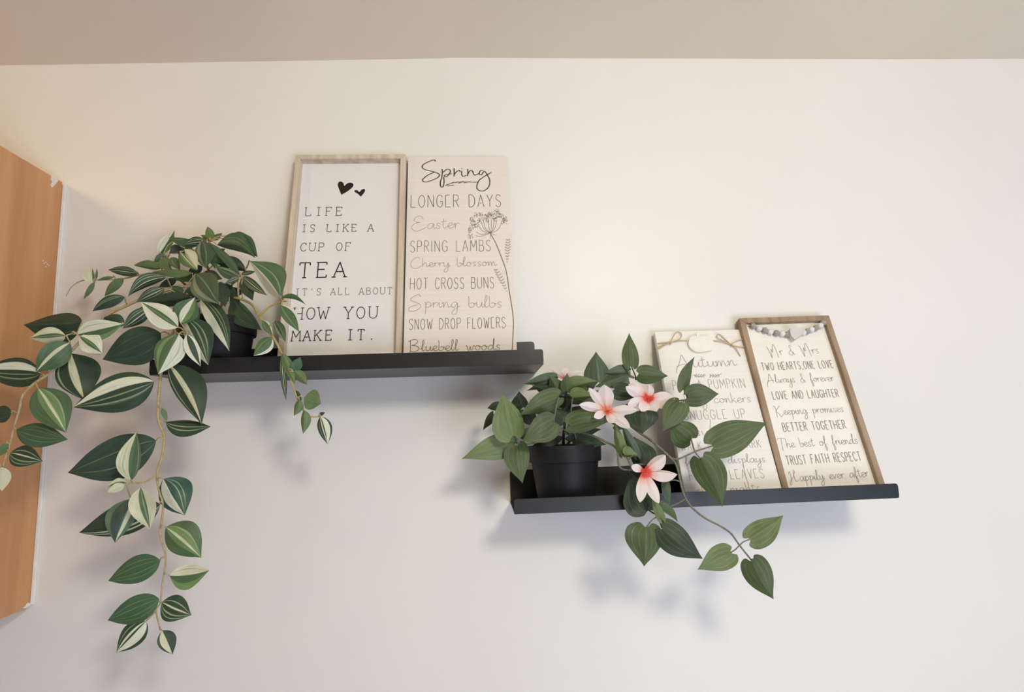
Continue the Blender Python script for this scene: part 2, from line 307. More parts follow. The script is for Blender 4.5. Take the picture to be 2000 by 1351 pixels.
def layout(text, font):
    """-> list of polylines in em units (x, y), total width"""
    x = 0; out = []
    for ch in text:
        if font == 'script':
            wd, st = SCRIPT[ch][:2]
            for s in st: out.append([v+Vector((x, 0)) for v in (catmull([Vector(p) for p in s], 5))])
            x += wd
        else:
            wd, st, serif = CAPS[ch]
            mono = font == 'type'
            sq = 0.78 if font == 'sans' else 1.0
            adv = 0.92 if mono else wd*sq+(0.30 if font == 'hand' else 0.24)
            ox = x + ((0.92-wd)/2 if mono else 0)
            if mono and ch == ' ': pass
            if ch == 'E' and font == 'hand': st = [[(.4, 1), (0, .98), (0, 0), (.46, .02)]]
            if ch == 'A' and font == 'hand': st = [[(0, 0), (.3, 1), (.6, 0)], [(.2, .3), (.36, .32)]]
            for s in st:
                pv = [Vector((p[0]*sq, p[1])) for p in s]
                if ch in CURVY and len(s) > 4:
                    if ch in 'BDPR':                       # keep the upright stem straight
                        pv = [pv[0]] + catmull(pv[1:], 4) if s[0] == (0, 0) else catmull(pv, 4)
                    else: pv = catmull(pv, 4)
                out.append([v+Vector((ox, 0)) for v in pv])
            if mono:
                if ch == 'I':
                    out += [[Vector((ox-.12, y)), Vector((ox+.22, y))] for y in (0, 1)]
                else:
                    for sx, sy in serif: out.append([Vector((ox+sx-.11, sy)), Vector((ox+sx+.11, sy))])
                if ch in 'EFTL':
                    if ch in 'EF': out.append([Vector((ox+.46, 1)), Vector((ox+.46, .84))]); out.append([Vector((ox-.08, 1)), Vector((ox, 1))]); out.append([Vector((ox-.08, 0)), Vector((ox+.05, 0))])
                    if ch in 'EL': out.append([Vector((ox+.46, 0)), Vector((ox+.46, .17))])
                    if ch == 'T': out += [[Vector((ox, 1)), Vector((ox, .82))], [Vector((ox+.54, 1)), Vector((ox+.54, .82))]]
                if ch in 'CS': out.append([Vector((ox+(.54 if ch == 'C' else .46), .98)), Vector((ox+(.54 if ch == 'C' else .46), .76))])
                if ch == '.': out.append([Vector((ox+.02, .03)), Vector((ox+.12, .03))]); out.append([Vector((ox+.02, .06)), Vector((ox+.12, .06))])
            x += adv
    return out, x
def ribbons(name, polys, wd, zoff, mat, parent, vary=0.0):
    """flat strokes in the parent's local xy plane"""
    vs, fs = [], []; cut = []
    for pl in polys:                      # break strokes at sharp corners so the line keeps its width
        cur = [pl[0]]
        for i in range(1, len(pl)):
            cur.append(pl[i])
            if i < len(pl)-1 and (pl[i]-pl[i-1]).length > 1e-9 and (pl[i+1]-pl[i]).length > 1e-9 and (pl[i]-pl[i-1]).angle(pl[i+1]-pl[i]) > 0.85:
                cut.append(cur); cur = [pl[i]]
        cut.append(cur)
    for pl in cut:
        if len(pl) < 2: continue
        b = len(vs); n = len(pl)
        for i, q in enumerate(pl):
            t = pl[min(i+1, n-1)]-pl[max(i-1, 0)]
            if t.length < 1e-9: t = Vector((1, 0))
            t.normalize(); nn = Vector((-t.y, t.x)); ww = wd/2*(1+vary*abs(t.y)-vary/2)
            vs += [(q.x+nn.x*ww, q.y+nn.y*ww, zoff), (q.x-nn.x*ww, q.y-nn.y*ww, zoff)]
        for i in range(n-1): fs.append((b+2*i, b+2*i+1, b+2*i+3, b+2*i+2))
    return link(name, vs, fs, mat, parent)

class Sign:
    """a flat thing leaning on a ledge: local x right, y up along its face, z out of its front face"""
    def __init__(s, name, tl, tr, dt, bl, br, db, thick, zfloor, label, cat):
        T0, T1, B0, B1 = P(*tl, dt), P(*tr, dt), P(*bl, db), P(*br, db)
        X = ((T1-T0).normalized()+(B1-B0).normalized()).normalized()
        Y = ((T0+T1)/2-(B0+B1)/2); Y = (Y-X*Y.dot(X)).normalized(); N = X.cross(Y).normalized()
        s.X, s.Y, s.N = X, Y, N
        top = (T0+T1)/2; s.W = ((T1-T0).length+(B1-B0).length)/2; s.t = thick
        # centre line, slid down until the rear bottom edge stands on the tray
        k = (top.z - N.z*thick - zfloor)/Y.z; s.H = k; s.C = top - Y*k
        mw = Matrix((X, Y, N)).transposed().to_4x4(); mw.translation = s.C
        s.e = tag(empty(name, mat=mw), label, cat); s.inv = mw.inverted()
    def loc(s, px, py, lift=0.0):
        r = RIGHT*((px-1000)/FPX) + UP*((675.5-py)/FPX) + FWD
        o = s.C + s.N*lift; t = (o-CAM).dot(s.N)/r.dot(s.N); q = s.inv @ (CAM+r*t); return Vector((q.x, q.y))
    def text(s, txt, font, a, b, h, mat, wpx=1.4, lift=0.0, vary=0.0):
        pl, wd = layout(txt, font); A, B = s.loc(*a, lift), s.loc(*b, lift)
        xs = [v.x for p in pl for v in p]; x0, x1 = min(xs), max(xs)
        d = (B-A)/(x1-x0); hh = (s.loc(a[0], a[1]-h, lift)-A).length*(1/2.25 if font == 'script' else 1)
        up = Vector((0, 1))*hh
        out = [[A + d*(v.x-x0) + up*v.y for v in p] for p in pl]
        ribbons('lettering', out, wpx*0.00078, lift+0.00035, mat, s.e, vary)
    def strokes(s, name, polys, mat, wpx=1.4, lift=0.0, smooth=True, vary=0.0):
        out = []
        for p in polys:
            q = [s.loc(x, y, lift) for x, y in p]; out.append(catmull(q, 6) if smooth else q)
        return ribbons(name, out, wpx*0.00078, lift+0.00035, mat, s.e, vary)
    def fill(s, name, pts, mat, h=0.0003, lift=0.0, smooth=True, parent=None):
        q = [s.loc(x, y, lift) for x, y in pts]
        if smooth:
            q = catmull(q+[q[0]], 6)[:-1]
        return prism(name, [(v.x, v.y) for v in q], lift+0.0001, lift+h, mat, parent or s.e, bev=0)
    def bars(s, bw, mat):
        w2, H, b, t = s.W/2, s.H, bw, s.t
        for pts in ([(-w2, 0), (-w2+b, b), (-w2+b, H-b), (-w2, H)], [(w2, 0), (w2, H), (w2-b, H-b), (w2-b, b)],
                    [(-w2, H), (-w2+b, H-b), (w2-b, H-b), (w2, H)], [(-w2, 0), (w2, 0), (w2-b, b), (-w2+b, b)]):
            prism('frame_bar', pts, -t, 0, mat, s.e, bev=0.0006)

# sign 1 : cup of tea
z1 = S1Z+0.0022; z2 = S2Z+0.0022
s1 = Sign('framed_sign', (574.5, 303), (795, 299.5), 0.024, (549, 690), (785, 687), 0.084, 0.021, z1,
          'pale washed wood framed sign with two black hearts about a cup of tea', 'sign')
s1.bars(0.0085, FRAME1)
box('backing_panel', (-s1.W/2+.006, .006, -.019), (s1.W/2-.006, s1.H-.006, -.0135), PANEL1, s1.e)
LF = -0.0135
for t, a, b, h, m_, w_ in (("LIFE", (594.5, 421.5), (667, 420.5), 16, INK2, 1.3), ("IS LIKE A", (590.5, 453), (731, 451.5), 14, INK2, 1.2), ("CUP OF", (587, 490.5), (684, 489), 15.5, INK2, 1.2),
                           ("TEA", (584, 542.5), (678, 540.5), 29, INK, 2.2), ("IT'S ALL ABOUT", (578, 577), (765, 574), 13, INK3, 1.1), ("HOW YOU", (571, 624), (739, 621), 22.5, INK2, 1.7), ("MAKE IT.", (567, 666), (727, 663), 20, INK2, 1.8)):
    s1.text(t, 'type', a, b, h, m_, w_, LF)
s1.fill('printed_heart', [(666.9, 380.4), (662.5, 370), (659.8, 361), (662, 355.5), (667, 354.8), (671, 358), (672.4, 363), (678, 358.5), (685.5, 356.8), (690.2, 360), (688, 366), (678, 374)], INK, lift=LF)
s1.fill('printed_heart', [(704.7, 384), (699, 378.5), (692.8, 374.5), (693, 371.6), (698, 371.8), (702, 374.8), (706.5, 370.4), (711.5, 369.2), (713, 372.2), (709.5, 378.5)], INK, lift=LF)

# sign 2 : spring board
s2 = Sign('wooden_sign', (797, 306.5), (993, 304.5), 0.013, (788.5, 687), (1010, 683), 0.081, 0.009, z1,
          'whitewashed wooden board of spring sayings beside a printed cow parsley flower', 'sign')
prism('board', rrect(-s2.W/2, 0, s2.W/2, s2.H, 0.004), -s2.t, 0, BOARD, s2.e, bev=0.0005)
Z4 = lambda L: [[(780+x/7.504, 290+y/7.504) for x, y in p] for p in L]
s2.strokes('lettering', Z4([
    [(528, 192), (515, 168), (440, 188), (355, 235), (333, 272), (375, 308), (470, 333), (565, 365), (588, 398), (530, 445), (400, 490), (350, 482), (345, 450), (420, 390), (520, 345)],
    [(622, 300), (630, 330), (622, 420), (600, 500), (610, 560), (640, 560), (655, 500), (650, 420)], [(640, 350), (700, 305), (745, 320), (735, 370), (690, 415), (655, 400), (700, 380), (770, 370)],
    [(800, 290), (805, 340), (800, 410)], [(805, 380), (840, 340), (880, 320), (890, 345)],
    [(915, 330), (915, 385), (940, 410), (985, 390)], [(915, 290), (918, 300)],
    [(1000, 300), (1005, 350), (1000, 405)], [(1005, 370), (1040, 325), (1070, 330), (1095, 385), (1130, 385), (1170, 365)],
    [(1230, 325), (1190, 325), (1170, 370), (1205, 385), (1245, 335), (1290, 390), (1325, 470), (1310, 560), (1240, 620), (1170, 615), (1135, 570), (1160, 480), (1230, 420), (1350, 350)]]), INK2, 1.9, vary=.5)
s2.strokes('printed_sprig', Z4([[(670, 545), (800, 500), (950, 490), (1150, 497)], [(690, 530), (740, 520)], [(700, 548), (800, 540)], [(760, 512), (800, 490)], [(820, 505), (860, 488)], [(860, 508), (910, 500)], [(900, 492), (940, 482)], [(940, 505), (990, 498)], [(1000, 490), (1050, 488)], [(1080, 495), (1110, 488)]]), INK3, 1.8)
for t, f, a, b, h, m_, w_ in (("LONGER DAYS", 'hand', (802.5, 404.8), (978, 403.5), 23.5, INK6, 1.15), ("Easter", 'script', (803.7, 448), (898, 445), 24, INK4, 1.1), ("SPRING LAMBS", 'hand', (801.5, 492.3), (958, 490), 21.5, INK3, 1.1),
                              ("Cherry blossom", 'script', (802, 522), (971, 519), 19, INK4, 1.1), ("HOT CROSS BUNS", 'hand', (801, 564.8), (964.5, 562.5), 21.5, INK3, 1.1), ("Spring bulbs", 'script', (798, 601), (980, 600), 24, INK4, 1.15),
                              ("SNOW DROP FLOWERS", 'hand', (799.5, 644), (987, 640), 21, INK3, 1.1), ("Bluebell woods", 'script', (797, 686), (977, 683), 22, INK3, 1.1)):
    s2.text(t, f, a, b, h, m_, w_)
Z7 = lambda L: [[(780+x/5.628, 450+y/5.628) for x, y in p] for p in L]
s2.strokes('printed_flower_stem', Z7([[(1004, 40), (1060, 140), (1120, 290), (1175, 450), (1212, 690), (1240, 860), (1255, 1010), (1250, 1130), (1240, 1315)]]), INK3, 1.7)
rays = [(1120, 1280), (1130, 1225), (1160, 1130), (1200, 1080), (1230, 1060), (1300, 1050), (1350, 1040), (1390, 1050), (1430, 1050), (1500, 1090)]
s2.strokes('printed_flower_ray', Z4([[(1338, 1240), ((1338+x)/2+(x-1338)*.15, (1240+y)/2+25), (x, y)] for x, y in rays] + [[(1338, 1240), (1330, 1320)], [(1338, 1240), (1380, 1262), (1420, 1270)]]), INK3, .8)
dots = []; rd = random.Random(3)
for (cx, cy, r) in ((1040, 1290, 40), (1030, 1210, 35), (1060, 1150, 45), (1080, 1090, 45), (1060, 1040, 35), (1130, 1130, 40), (1120, 975, 40), (1190, 965, 35), (1250, 1010, 55), (1180, 1060, 40), (1310, 990, 45), (1330, 960, 40), (1390, 990, 50), (1430, 920, 45), (1450, 970, 50), (1500, 1000, 45), (1550, 1030, 40), (1560, 1075, 30), (1510, 1080, 25), (1400, 1040, 30), (1290, 1060, 25)):
    for k in range(int(r*0.62)):
        a = rd.uniform(0, 6.28); q = r*math.sqrt(rd.random()); x, y = cx+q*math.cos(a), cy+q*math.sin(a); b = rd.uniform(0, 3.14); l = rd.uniform(5, 10)
        dots.append([(x-l*math.cos(b), y-l*math.sin(b)), (x+l*math.cos(b), y+l*math.sin(b))])
o = s2.strokes('printed_flower_head', Z4(dots), INK3, .62, smooth=False); o['kind'] = 'stuff'
sp = []
for (x0, y0, x1, y1) in ((1195, 110, 1185, 350), (1060, 440, 1180, 670)):
    for k in range(9):
        t = k/8; x, y = x0+(x1-x0)*t, y0+(y1-y0)*t; w_ = 26*math.sin(math.pi*min(1, t*.8+.2))+5
        sp += [[(x, y), (x+w_, y-w_*.8)], [(x, y), (x-w_, y-w_*.6)]]
s2.strokes('printed_sprig', Z7(sp), INK4, 2.2, smooth=False)

# sign 3 : autumn board
s3 = Sign('wooden_sign', (1279, 648), (1443, 643), 0.014, (1330, 964), (1521, 956), 0.104, 0.010, z2,
          'whitewashed autumn board with twine bows and a white pumpkin cutout', 'sign')
prism('board', rrect(-s3.W/2, 0, s3.W/2, s3.H, 0.002), -s3.t, 0, BOARD2, s3.e, bev=0.0005)
for t, f, a, b, h, m_, w_ in (("Autumn", 'script', (1320, 718.5), (1440, 714), 24, INK4, 1.15), ("PICK A PUMPKIN", 'hand', (1316, 761.5), (1456, 757), 18, INK4, 0.95), ("shiny conkers", 'script', (1330, 789), (1467, 785), 20, INK4, 0.95),
                              ("SNUGGLE UP", 'hand', (1338, 820), (1457, 816.5), 18, INK4, 0.95), ("cosy socks", 'script', (1333, 852), (1464, 847), 20, INK4, 0.95), ("WALK IN THE PARK", 'hand', (1331, 880), (1487, 874), 16, INK4, 0.95),
                              ("firework displays.", 'script', (1338, 908), (1498, 902), 18, INK4, 0.95), ("FALLEN LEAVES", 'hand', (1348, 938), (1493, 933), 18, INK4, 0.95), ("chilly nights.", 'script', (1362, 965), (1488, 959), 20, INK4, 0.95)):
    s3.text(t, f, a, b, h, m_, w_)
s3.strokes('printed_sprig', [[(1354, 732), (1365, 735), (1379, 733)], [(1409, 730), (1398, 734), (1386, 733)]] + [[(x, 734), (x+4, 730)] for x in (1357, 1362, 1367, 1372)] + [[(x, 734), (x+4, 737)] for x in (1357, 1362, 1367, 1372)] + [[(x, 734), (x-4, 730)] for x in (1405, 1400, 1395, 1390)] + [[(x, 734), (x-4, 737)] for x in (1405, 1400, 1395, 1390)], INK4, 1.3)
s3.strokes('wood_crack', [[(1386, 818), (1388, 826), (1387, 833), (1389, 846)]], INK4, 1.0)
s3.strokes('wood_crack', [[(1451, 903), (1454, 918), (1457, 932), (1461, 944), (1463, 956)]], INK4, 1.0)
pk = s3.fill('pumpkin_cutout', [(1345, 663), (1352, 659), (1360, 658.5), (1368, 659.5), (1376, 658.5), (1386, 660), (1391, 667), (1391, 677), (1388, 686), (1378, 688), (1366, 690), (1355, 688), (1347, 682), (1343, 673)], TAGM, h=0.005, lift=0.0005)
s3.fill('stalk', [(1359.5, 660), (1359, 653.5), (1364, 652.5), (1365, 660)], TAGM, h=0.0035, lift=0.0005, smooth=False, parent=pk)
def bow(name, loops):
    vs, fs = [], []
    for lp in loops:
        q = [s3.loc(x, y, 0.002) for x, y in lp]; n = len(q)
        q = [Vector((v.x, v.y, 0.0016+0.0022*math.sin(math.pi*i/(n-1)))) for i, v in enumerate(q)]
        v, f = tube_geo(catmull(q, 6), 0.00085, 0.00075, 6); b = len(vs); vs += v; fs += [tuple(i+b for i in g) for g in f]
    return link(name, vs, fs, TWINE, s3.e, smooth=True)
Zb = lambda L: [[(1240+x/6.25, 600+y/6.25) for x, y in p] for p in L]
bow('twine_bow', Zb([[(430, 430), (470, 360), (500, 312), (545, 310), (568, 345), (545, 390), (480, 415), (430, 432)], [(430, 430), (540, 412), (635, 405)], [(430, 425), (350, 438), (280, 440)],
                    [(430, 435), (370, 460), (300, 505), (278, 500), (300, 480), (380, 450), (430, 430)], [(415, 415), (440, 445), (425, 455)]]))
bow('twine_bow', Zb([[(1170, 455), (1110, 400), (1030, 335), (1000, 345), (1005, 375), (1080, 410), (1170, 458)], [(950, 405), (1050, 425), (1170, 455)], [(1175, 450), (1230, 510), (1290, 595)],
                    [(1170, 455), (1230, 420), (1310, 395), (1335, 405)], [(1175, 460), (1250, 485), (1330, 490), (1345, 470)], [(1155, 440), (1185, 465), (1170, 478)]]))

# sign 4 : Mr & Mrs
s4 = Sign('framed_sign', (1442.5, 620.5), (1620, 616), 0.018, (1524, 956), (1723, 944.5), 0.104, 0.014, z2,
          'brown wood framed Mr & Mrs sign hung with a grey and white bead garland', 'sign')
s4.bars(0.0095, FRAME2)
box('backing_panel', (-s4.W/2+.006, .006, -.013), (s4.W/2-.006, s4.H-.006, -.0075), PANEL2, s4.e)
LF = -0.0075
for t, f, a, b, h, m_, w_ in (("Mr & Mrs", 'script', (1500, 694), (1600, 690), 19, INK5, 0.85), ("TWO HEARTS,ONE LOVE", 'sans', (1489.5, 723.5), (1628, 718), 14.5, INK5, 1.4), ("Always & forever", 'script', (1498, 748), (1630, 744), 17, INK5, 0.85),
                              ("LOVE AND LAUGHTER", 'sans', (1511, 780), (1639, 775), 15, INK5, 1.4), ("Keeping promises", 'script', (1514, 811), (1648, 804), 18, INK5, 0.85), ("BETTER TOGETHER", 'sans', (1531, 842.5), (1653, 836.5), 16, INK5, 1.4),
                              ("The best of friends", 'script', (1522, 875), (1676, 866), 19, INK5, 0.85), ("TRUST FAITH RESPECT", 'sans', (1538, 908), (1683, 899), 17, INK5, 1.4), ("Happily ever after", 'script', (1542, 941), (1698, 930), 20, INK5, 0.85)):
    s4.text(t, f, a, b, h, m_, w_, LF)
beads = [(310, 358, 'g'), (430, 410, 'w'), (543, 445, 'g'), (648, 475, 'w'), (768, 498, 'g'), (880, 512, 'w'), (975, 525, 'g'), (1290, 490, 'w'), (1368, 465, 'g'), (1450, 430, 'w'), (1538, 400, 'g'), (1625, 355, 'w'), (1680, 300, 'g')]
bl = []
gar = None
path = [s4.loc(1455, 632, 0)] + [s4.loc(1440+x/10, 600+y/10, -0.001) for x, y, c in beads] + [s4.loc(1612, 627, 0)]
gar = tube('garland_string', [Vector((v.x, v.y, -0.0015)) for v in path], 0.0006, 0.0006, TWINE, s4.e, seg=5)
bm = bmesh.new(); bmesh.ops.create_uvsphere(bm, u_segments=14, v_segments=9, radius=0.0050)
meb = {}
for c, mt in (('g', BEADG), ('w', BEADW)):
    me = bpy.data.meshes.new('bead'); bm.to_mesh(me); me.materials.append(mt); me.polygons.foreach_set('use_smooth', [True]*len(me.polygons)); meb[c] = me
bm.free()
for x, y, c in beads:
    v = s4.loc(1440+x/10, 600+y/10, -0.001); o = bpy.data.objects.new('bead', meb[c]); COL.objects.link(o); o.parent = gar; o.location = (v.x, v.y, -0.0015); o.scale = (1, .98, 1)
hp = [(1090, 660), (1020, 580), (1000, 500), (1010, 430), (1060, 412), (1120, 425), (1150, 445), (1195, 420), (1260, 425), (1290, 470), (1270, 530), (1190, 590)]
s4.fill('heart_charm', [(1440+x/10, 600+y/10) for x, y in hp], noise_col('pale_grey_wood', s2l((200, 198, 194)), s2l((212, 210, 206)), nscale=20), h=0.006, lift=0.0, parent=None)

# ------------------------------------------------------------------ leaf materials
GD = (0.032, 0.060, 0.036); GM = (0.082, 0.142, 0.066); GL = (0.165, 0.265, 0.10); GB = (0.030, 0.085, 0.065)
CR = (0.62, 0.63, 0.44); CW = (0.68, 0.70, 0.56); PL = (0.30, 0.40, 0.22); BK = (0.012, 0.02, 0.012)
def leafmat(name, bands, veins=None, streak=0.25, rough=0.42, noise_w=0.05, trans=0.12, under=None, vein_col=PL, vein_w=0.018):
    """bands: [(v_start, colour)], v from -1 (left edge) to 1 (right edge); veins: list of v"""
    m, N, L, b = newmat(name, rough, 0.4)
    uv = N.new('ShaderNodeUVMap'); sx = N.new('ShaderNodeSeparateXYZ'); L.new(uv.outputs[0], sx.inputs[0])
    mp = N.new('ShaderNodeMapping'); mp.inputs['Scale'].default_value = (2.2, 9, 1); L.new(uv.outputs[0], mp.inputs[0])
    oi = N.new('ShaderNodeObjectInfo'); L.new(oi.outputs['Random'], mp.inputs['Location'])
    nz = N.new('ShaderNodeTexNoise'); nz.inputs['Scale'].default_value = 1.0; nz.inputs['Detail'].default_value = 2; L.new(mp.outputs[0], nz.inputs['Vector'])
    ma = N.new('ShaderNodeMath'); ma.operation = 'MULTIPLY_ADD'; ma.inputs[1].default_value = noise_w; L.new(nz.outputs['Fac'], ma.inputs[0])
    of = N.new('ShaderNodeMath'); of.operation = 'SUBTRACT'; L.new(sx.outputs['Y'], of.inputs[0]); of.inputs[1].default_value = noise_w*.5; L.new(of.outputs[0], ma.inputs[2])
    cr = N.new('ShaderNodeValToRGB'); el = cr.color_ramp.elements
    stops = []; cur = bands[0][1]; stops.append((0.0, cur))
    ev = [(v, 'b', c) for v, c in bands[1:]]
    for v, k, c in sorted(ev, key=lambda e: e[0]):
        x = (v+1)/2; stops.append((x-0.012, cur)); stops.append((x+0.012, c)); cur = c
    stops.append((1.0, cur))
    el[0].position = stops[0][0]; el[0].color = (*stops[0][1], 1); el[1].position = 1.0; el[1].color = (*stops[-1][1], 1)
    for x, c in stops[1:-1]:
        e = el.new(min(.999, max(.001, x))); e.color = (*c, 1)
    L.new(ma.outputs[0], cr.inputs[0]); col = cr.outputs[0]
    if veins:
        vr = N.new('ShaderNodeValToRGB'); e2 = vr.color_ramp.elements; e2[0].color = (0, 0, 0, 1); e2[1].color = (0, 0, 0, 1)
        for v in veins:
            x = (v+1)/2
            for xx, k in ((x-vein_w, 0), (x, 1), (x+vein_w, 0)):
                if 0 < xx < 1: e = e2.new(xx); e.color = (k, k, k, 1)
        n3 = N.new('ShaderNodeTexNoise'); n3.inputs['Scale'].default_value = 7; L.new(uv.outputs[0], n3.inputs['Vector'])
        ms = N.new('ShaderNodeMath'); ms.operation = 'MULTIPLY'; L.new(vr.outputs[0], ms.inputs[0]); L.new(n3.outputs['Fac'], ms.inputs[1])
        m1 = N.new('ShaderNodeMixRGB'); m1.inputs[2].default_value = (*vein_col, 1); L.new(ma.outputs[0], vr.inputs[0]); L.new(ms.outputs[0], m1.inputs[0]); L.new(col, m1.inputs[1]); col = m1.outputs[0]
    # fine lengthwise streaks
    mp2 = N.new('ShaderNodeMapping'); mp2.inputs['Scale'].default_value = (3, 70, 1); L.new(uv.outputs[0], mp2.inputs[0]); L.new(oi.outputs['Random'], mp2.inputs['Location'])
    n2 = N.new('ShaderNodeTexNoise'); n2.inputs['Scale'].default_value = 1; n2.inputs['Detail'].default_value = 3; L.new(mp2.outputs[0], n2.inputs['Vector'])
    hs = N.new('ShaderNodeHueSaturation'); mv = N.new('ShaderNodeMapRange'); mv.inputs[1].default_value = .3; mv.inputs[2].default_value = .7; mv.inputs[3].default_value = 1-streak; mv.inputs[4].default_value = 1+streak
    L.new(n2.outputs['Fac'], mv.inputs[0]); L.new(mv.outputs[0], hs.inputs['Value']); L.new(col, hs.inputs['Color']); col = hs.outputs[0]
    ge = N.new('ShaderNodeNewGeometry'); mu = N.new('ShaderNodeMixRGB'); mu.inputs[2].default_value = (*(under or (0.17, 0.22, 0.13)), 1)
    mf = N.new('ShaderNodeMath'); mf.operation = 'MULTIPLY'; mf.inputs[1].default_value = 0.55; L.new(ge.outputs['Backfacing'], mf.inputs[0]); L.new(mf.outputs[0], mu.inputs[0]); L.new(col, mu.inputs[1]); col = mu.outputs[0]
    L.new(col, b.inputs['Base Color'])
    bp = N.new('ShaderNodeBump'); bp.inputs['Strength'].default_value = .35; bp.inputs['Distance'].default_value = .0006; L.new(n2.outputs['Fac'], bp.inputs['Height']); L.new(bp.outputs[0], b.inputs['Normal'])
    tr = N.new('ShaderNodeBsdfTranslucent'); L.new(col, tr.inputs[0]); mx = N.new('ShaderNodeMixShader'); mx.inputs[0].default_value = trans
    out = N['Material Output']; L.new(b.outputs[0], mx.inputs[1]); L.new(tr.outputs[0], mx.inputs[2]); L.new(mx.outputs[0], out.inputs[0])
    return m
LM = {
 'A1': leafmat('leaf_cream_upper_band', [(-1, GD), (-.5, GM), (-.42, PL), (-.36, GD), (-.12, PL), (-.07, GD), (.22, CW), (.72, GD)]),
 'A2': leafmat('leaf_cream_middle_band', [(-1, GD), (-.05, CR), (.32, GD), (.8, PL), (.86, GD)]),
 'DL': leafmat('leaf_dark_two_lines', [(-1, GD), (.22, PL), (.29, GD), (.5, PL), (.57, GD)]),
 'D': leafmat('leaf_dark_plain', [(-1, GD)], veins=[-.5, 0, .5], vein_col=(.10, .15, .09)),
 'DB': leafmat('leaf_bluegreen_plain', [(-1, (0.036, 0.070, 0.050))], veins=[-.4, .25]),
 'M': leafmat('leaf_mid_plain', [(-1, (0.055, 0.115, 0.055))], veins=[-.6, -.3, .15, .5]),
 'A5': leafmat('leaf_half_cream', [(-1, CR), (-.62, PL), (-.56, CR), (-.25, GM), (.6, PL), (.68, GM)]),
 'A7': leafmat('leaf_cream_green_core', [(-1, CR), (-.12, GM), (0.05, PL), (.1, GM), (.34, CR)]),
 'CG': leafmat('leaf_cream_slim_core', [(-1, CW), (-.18, GM), (-.05, GL), (.05, GM), (.28, CW)]),
 'C': leafmat('leaf_all_cream', [(-1, CR)], streak=.08),
 'ST': leafmat('leaf_striped', [(-1, GD), (-.5, PL), (-.42, GD), (-.1, CR), (.02, GD), (.4, PL), (.5, GD), (.7, PL), (.76, GD)]),
 'SL': leafmat('leaf_left_lines', [(-1, GD), (-.75, CR), (-.66, GD), (-.5, CR), (-.38, GD)]),
 'A9': leafmat('leaf_mid_left_band', [(-1, GM), (-.6, CR), (-.28, GM), (-.2, GD), (.6, GM)]),
 'A10': leafmat('leaf_blue_cream', [(-1, GB), (-.55, PL), (-.5, GB), (-.35, PL), (-.3, GB), (0, CW), (.65, GB)]),
 'A11': leafmat('leaf_light_lines', [(-1, GM), (-.45, PL), (-.38, GL), (-.05, CR), (.1, GL), (.4, GM)]),
 'A13': leafmat('leaf_cream_top_green_bottom', [(-1, CW), (-.62, PL), (-.56, CW), (-.05, GM), (.5, GL)]),
 'A16': leafmat('leaf_broad_cream_strokes', [(-1, GD), (-.72, CW), (-.05, GD), (.12, CW), (.32, GD), (.6, PL), (.66, GD)]),
 'A17': leafmat('leaf_left_green_right_cream', [(-1, GD), (0, CR), (.7, GD)]),
 'B2': leafmat('leaf_green_cream_light', [(-1, GM), (-.42, CW), (.02, GL), (.5, GM)]),
 'B3': leafmat('leaf_cream_left_green_right', [(-1, CW), (-.52, PL), (-.48, CW), (-.05, GM), (.5, GL), (.75, GM)]),
 'B4': leafmat('leaf_cream_edges', [(-1, CW), (-.55, GD), (.3, CW)]),
 'B5': leafmat('leaf_dark_left_cream_right', [(-1, GD), (-.55, PL), (-.5, GD), (-.3, PL), (-.26, GD), (0.02, CW)]),
 'C5': leafmat('leaf_mid_cream_line', [(-1, GM), (0, CR), (.28, GM)]),
 'L': leafmat('leaf_light_plain', [(-1, (.12, .19, .075))], veins=[-.4, .1, .5]),
 'E18': leafmat('leaf_cream_lower_green_upper', [(-1, CW), (.0, GM), (.35, PL), (.41, GM)]),
 'GR': leafmat('leaf_greyish', [(-1, (0.06, 0.10, 0.05)), (-.25, (.16, .22, .13)), (-.15, (0.05, 0.09, 0.045)), (.35, (.22, .26, .18)), (.7, (.10, .14, .08))]),
 'EC': leafmat('leaf_green_cream_edge', [(-1, CW), (-.6, GM), (.3, GL), (.5, GM)]),
}
HV = [-.68, -.34, 0, .34, .68]
LM.update({
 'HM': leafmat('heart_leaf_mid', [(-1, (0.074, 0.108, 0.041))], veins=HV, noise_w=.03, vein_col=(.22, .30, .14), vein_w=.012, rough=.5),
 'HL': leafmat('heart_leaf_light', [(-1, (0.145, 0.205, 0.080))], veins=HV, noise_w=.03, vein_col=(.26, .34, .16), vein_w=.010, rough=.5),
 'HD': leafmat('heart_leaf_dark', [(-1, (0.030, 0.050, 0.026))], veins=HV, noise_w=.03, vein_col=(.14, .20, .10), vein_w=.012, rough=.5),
 'HO': leafmat('heart_leaf_olive', [(-1, (0.135, 0.185, 0.080))], veins=HV, noise_w=.03, vein_col=(.32, .38, .18), vein_w=.014, rough=.5),
 'HB': leafmat('heart_leaf_teal', [(-1, (0.075, 0.112, 0.070))], veins=HV, noise_w=.03, vein_col=(.2, .28, .18), vein_w=.012, rough=.45),
})
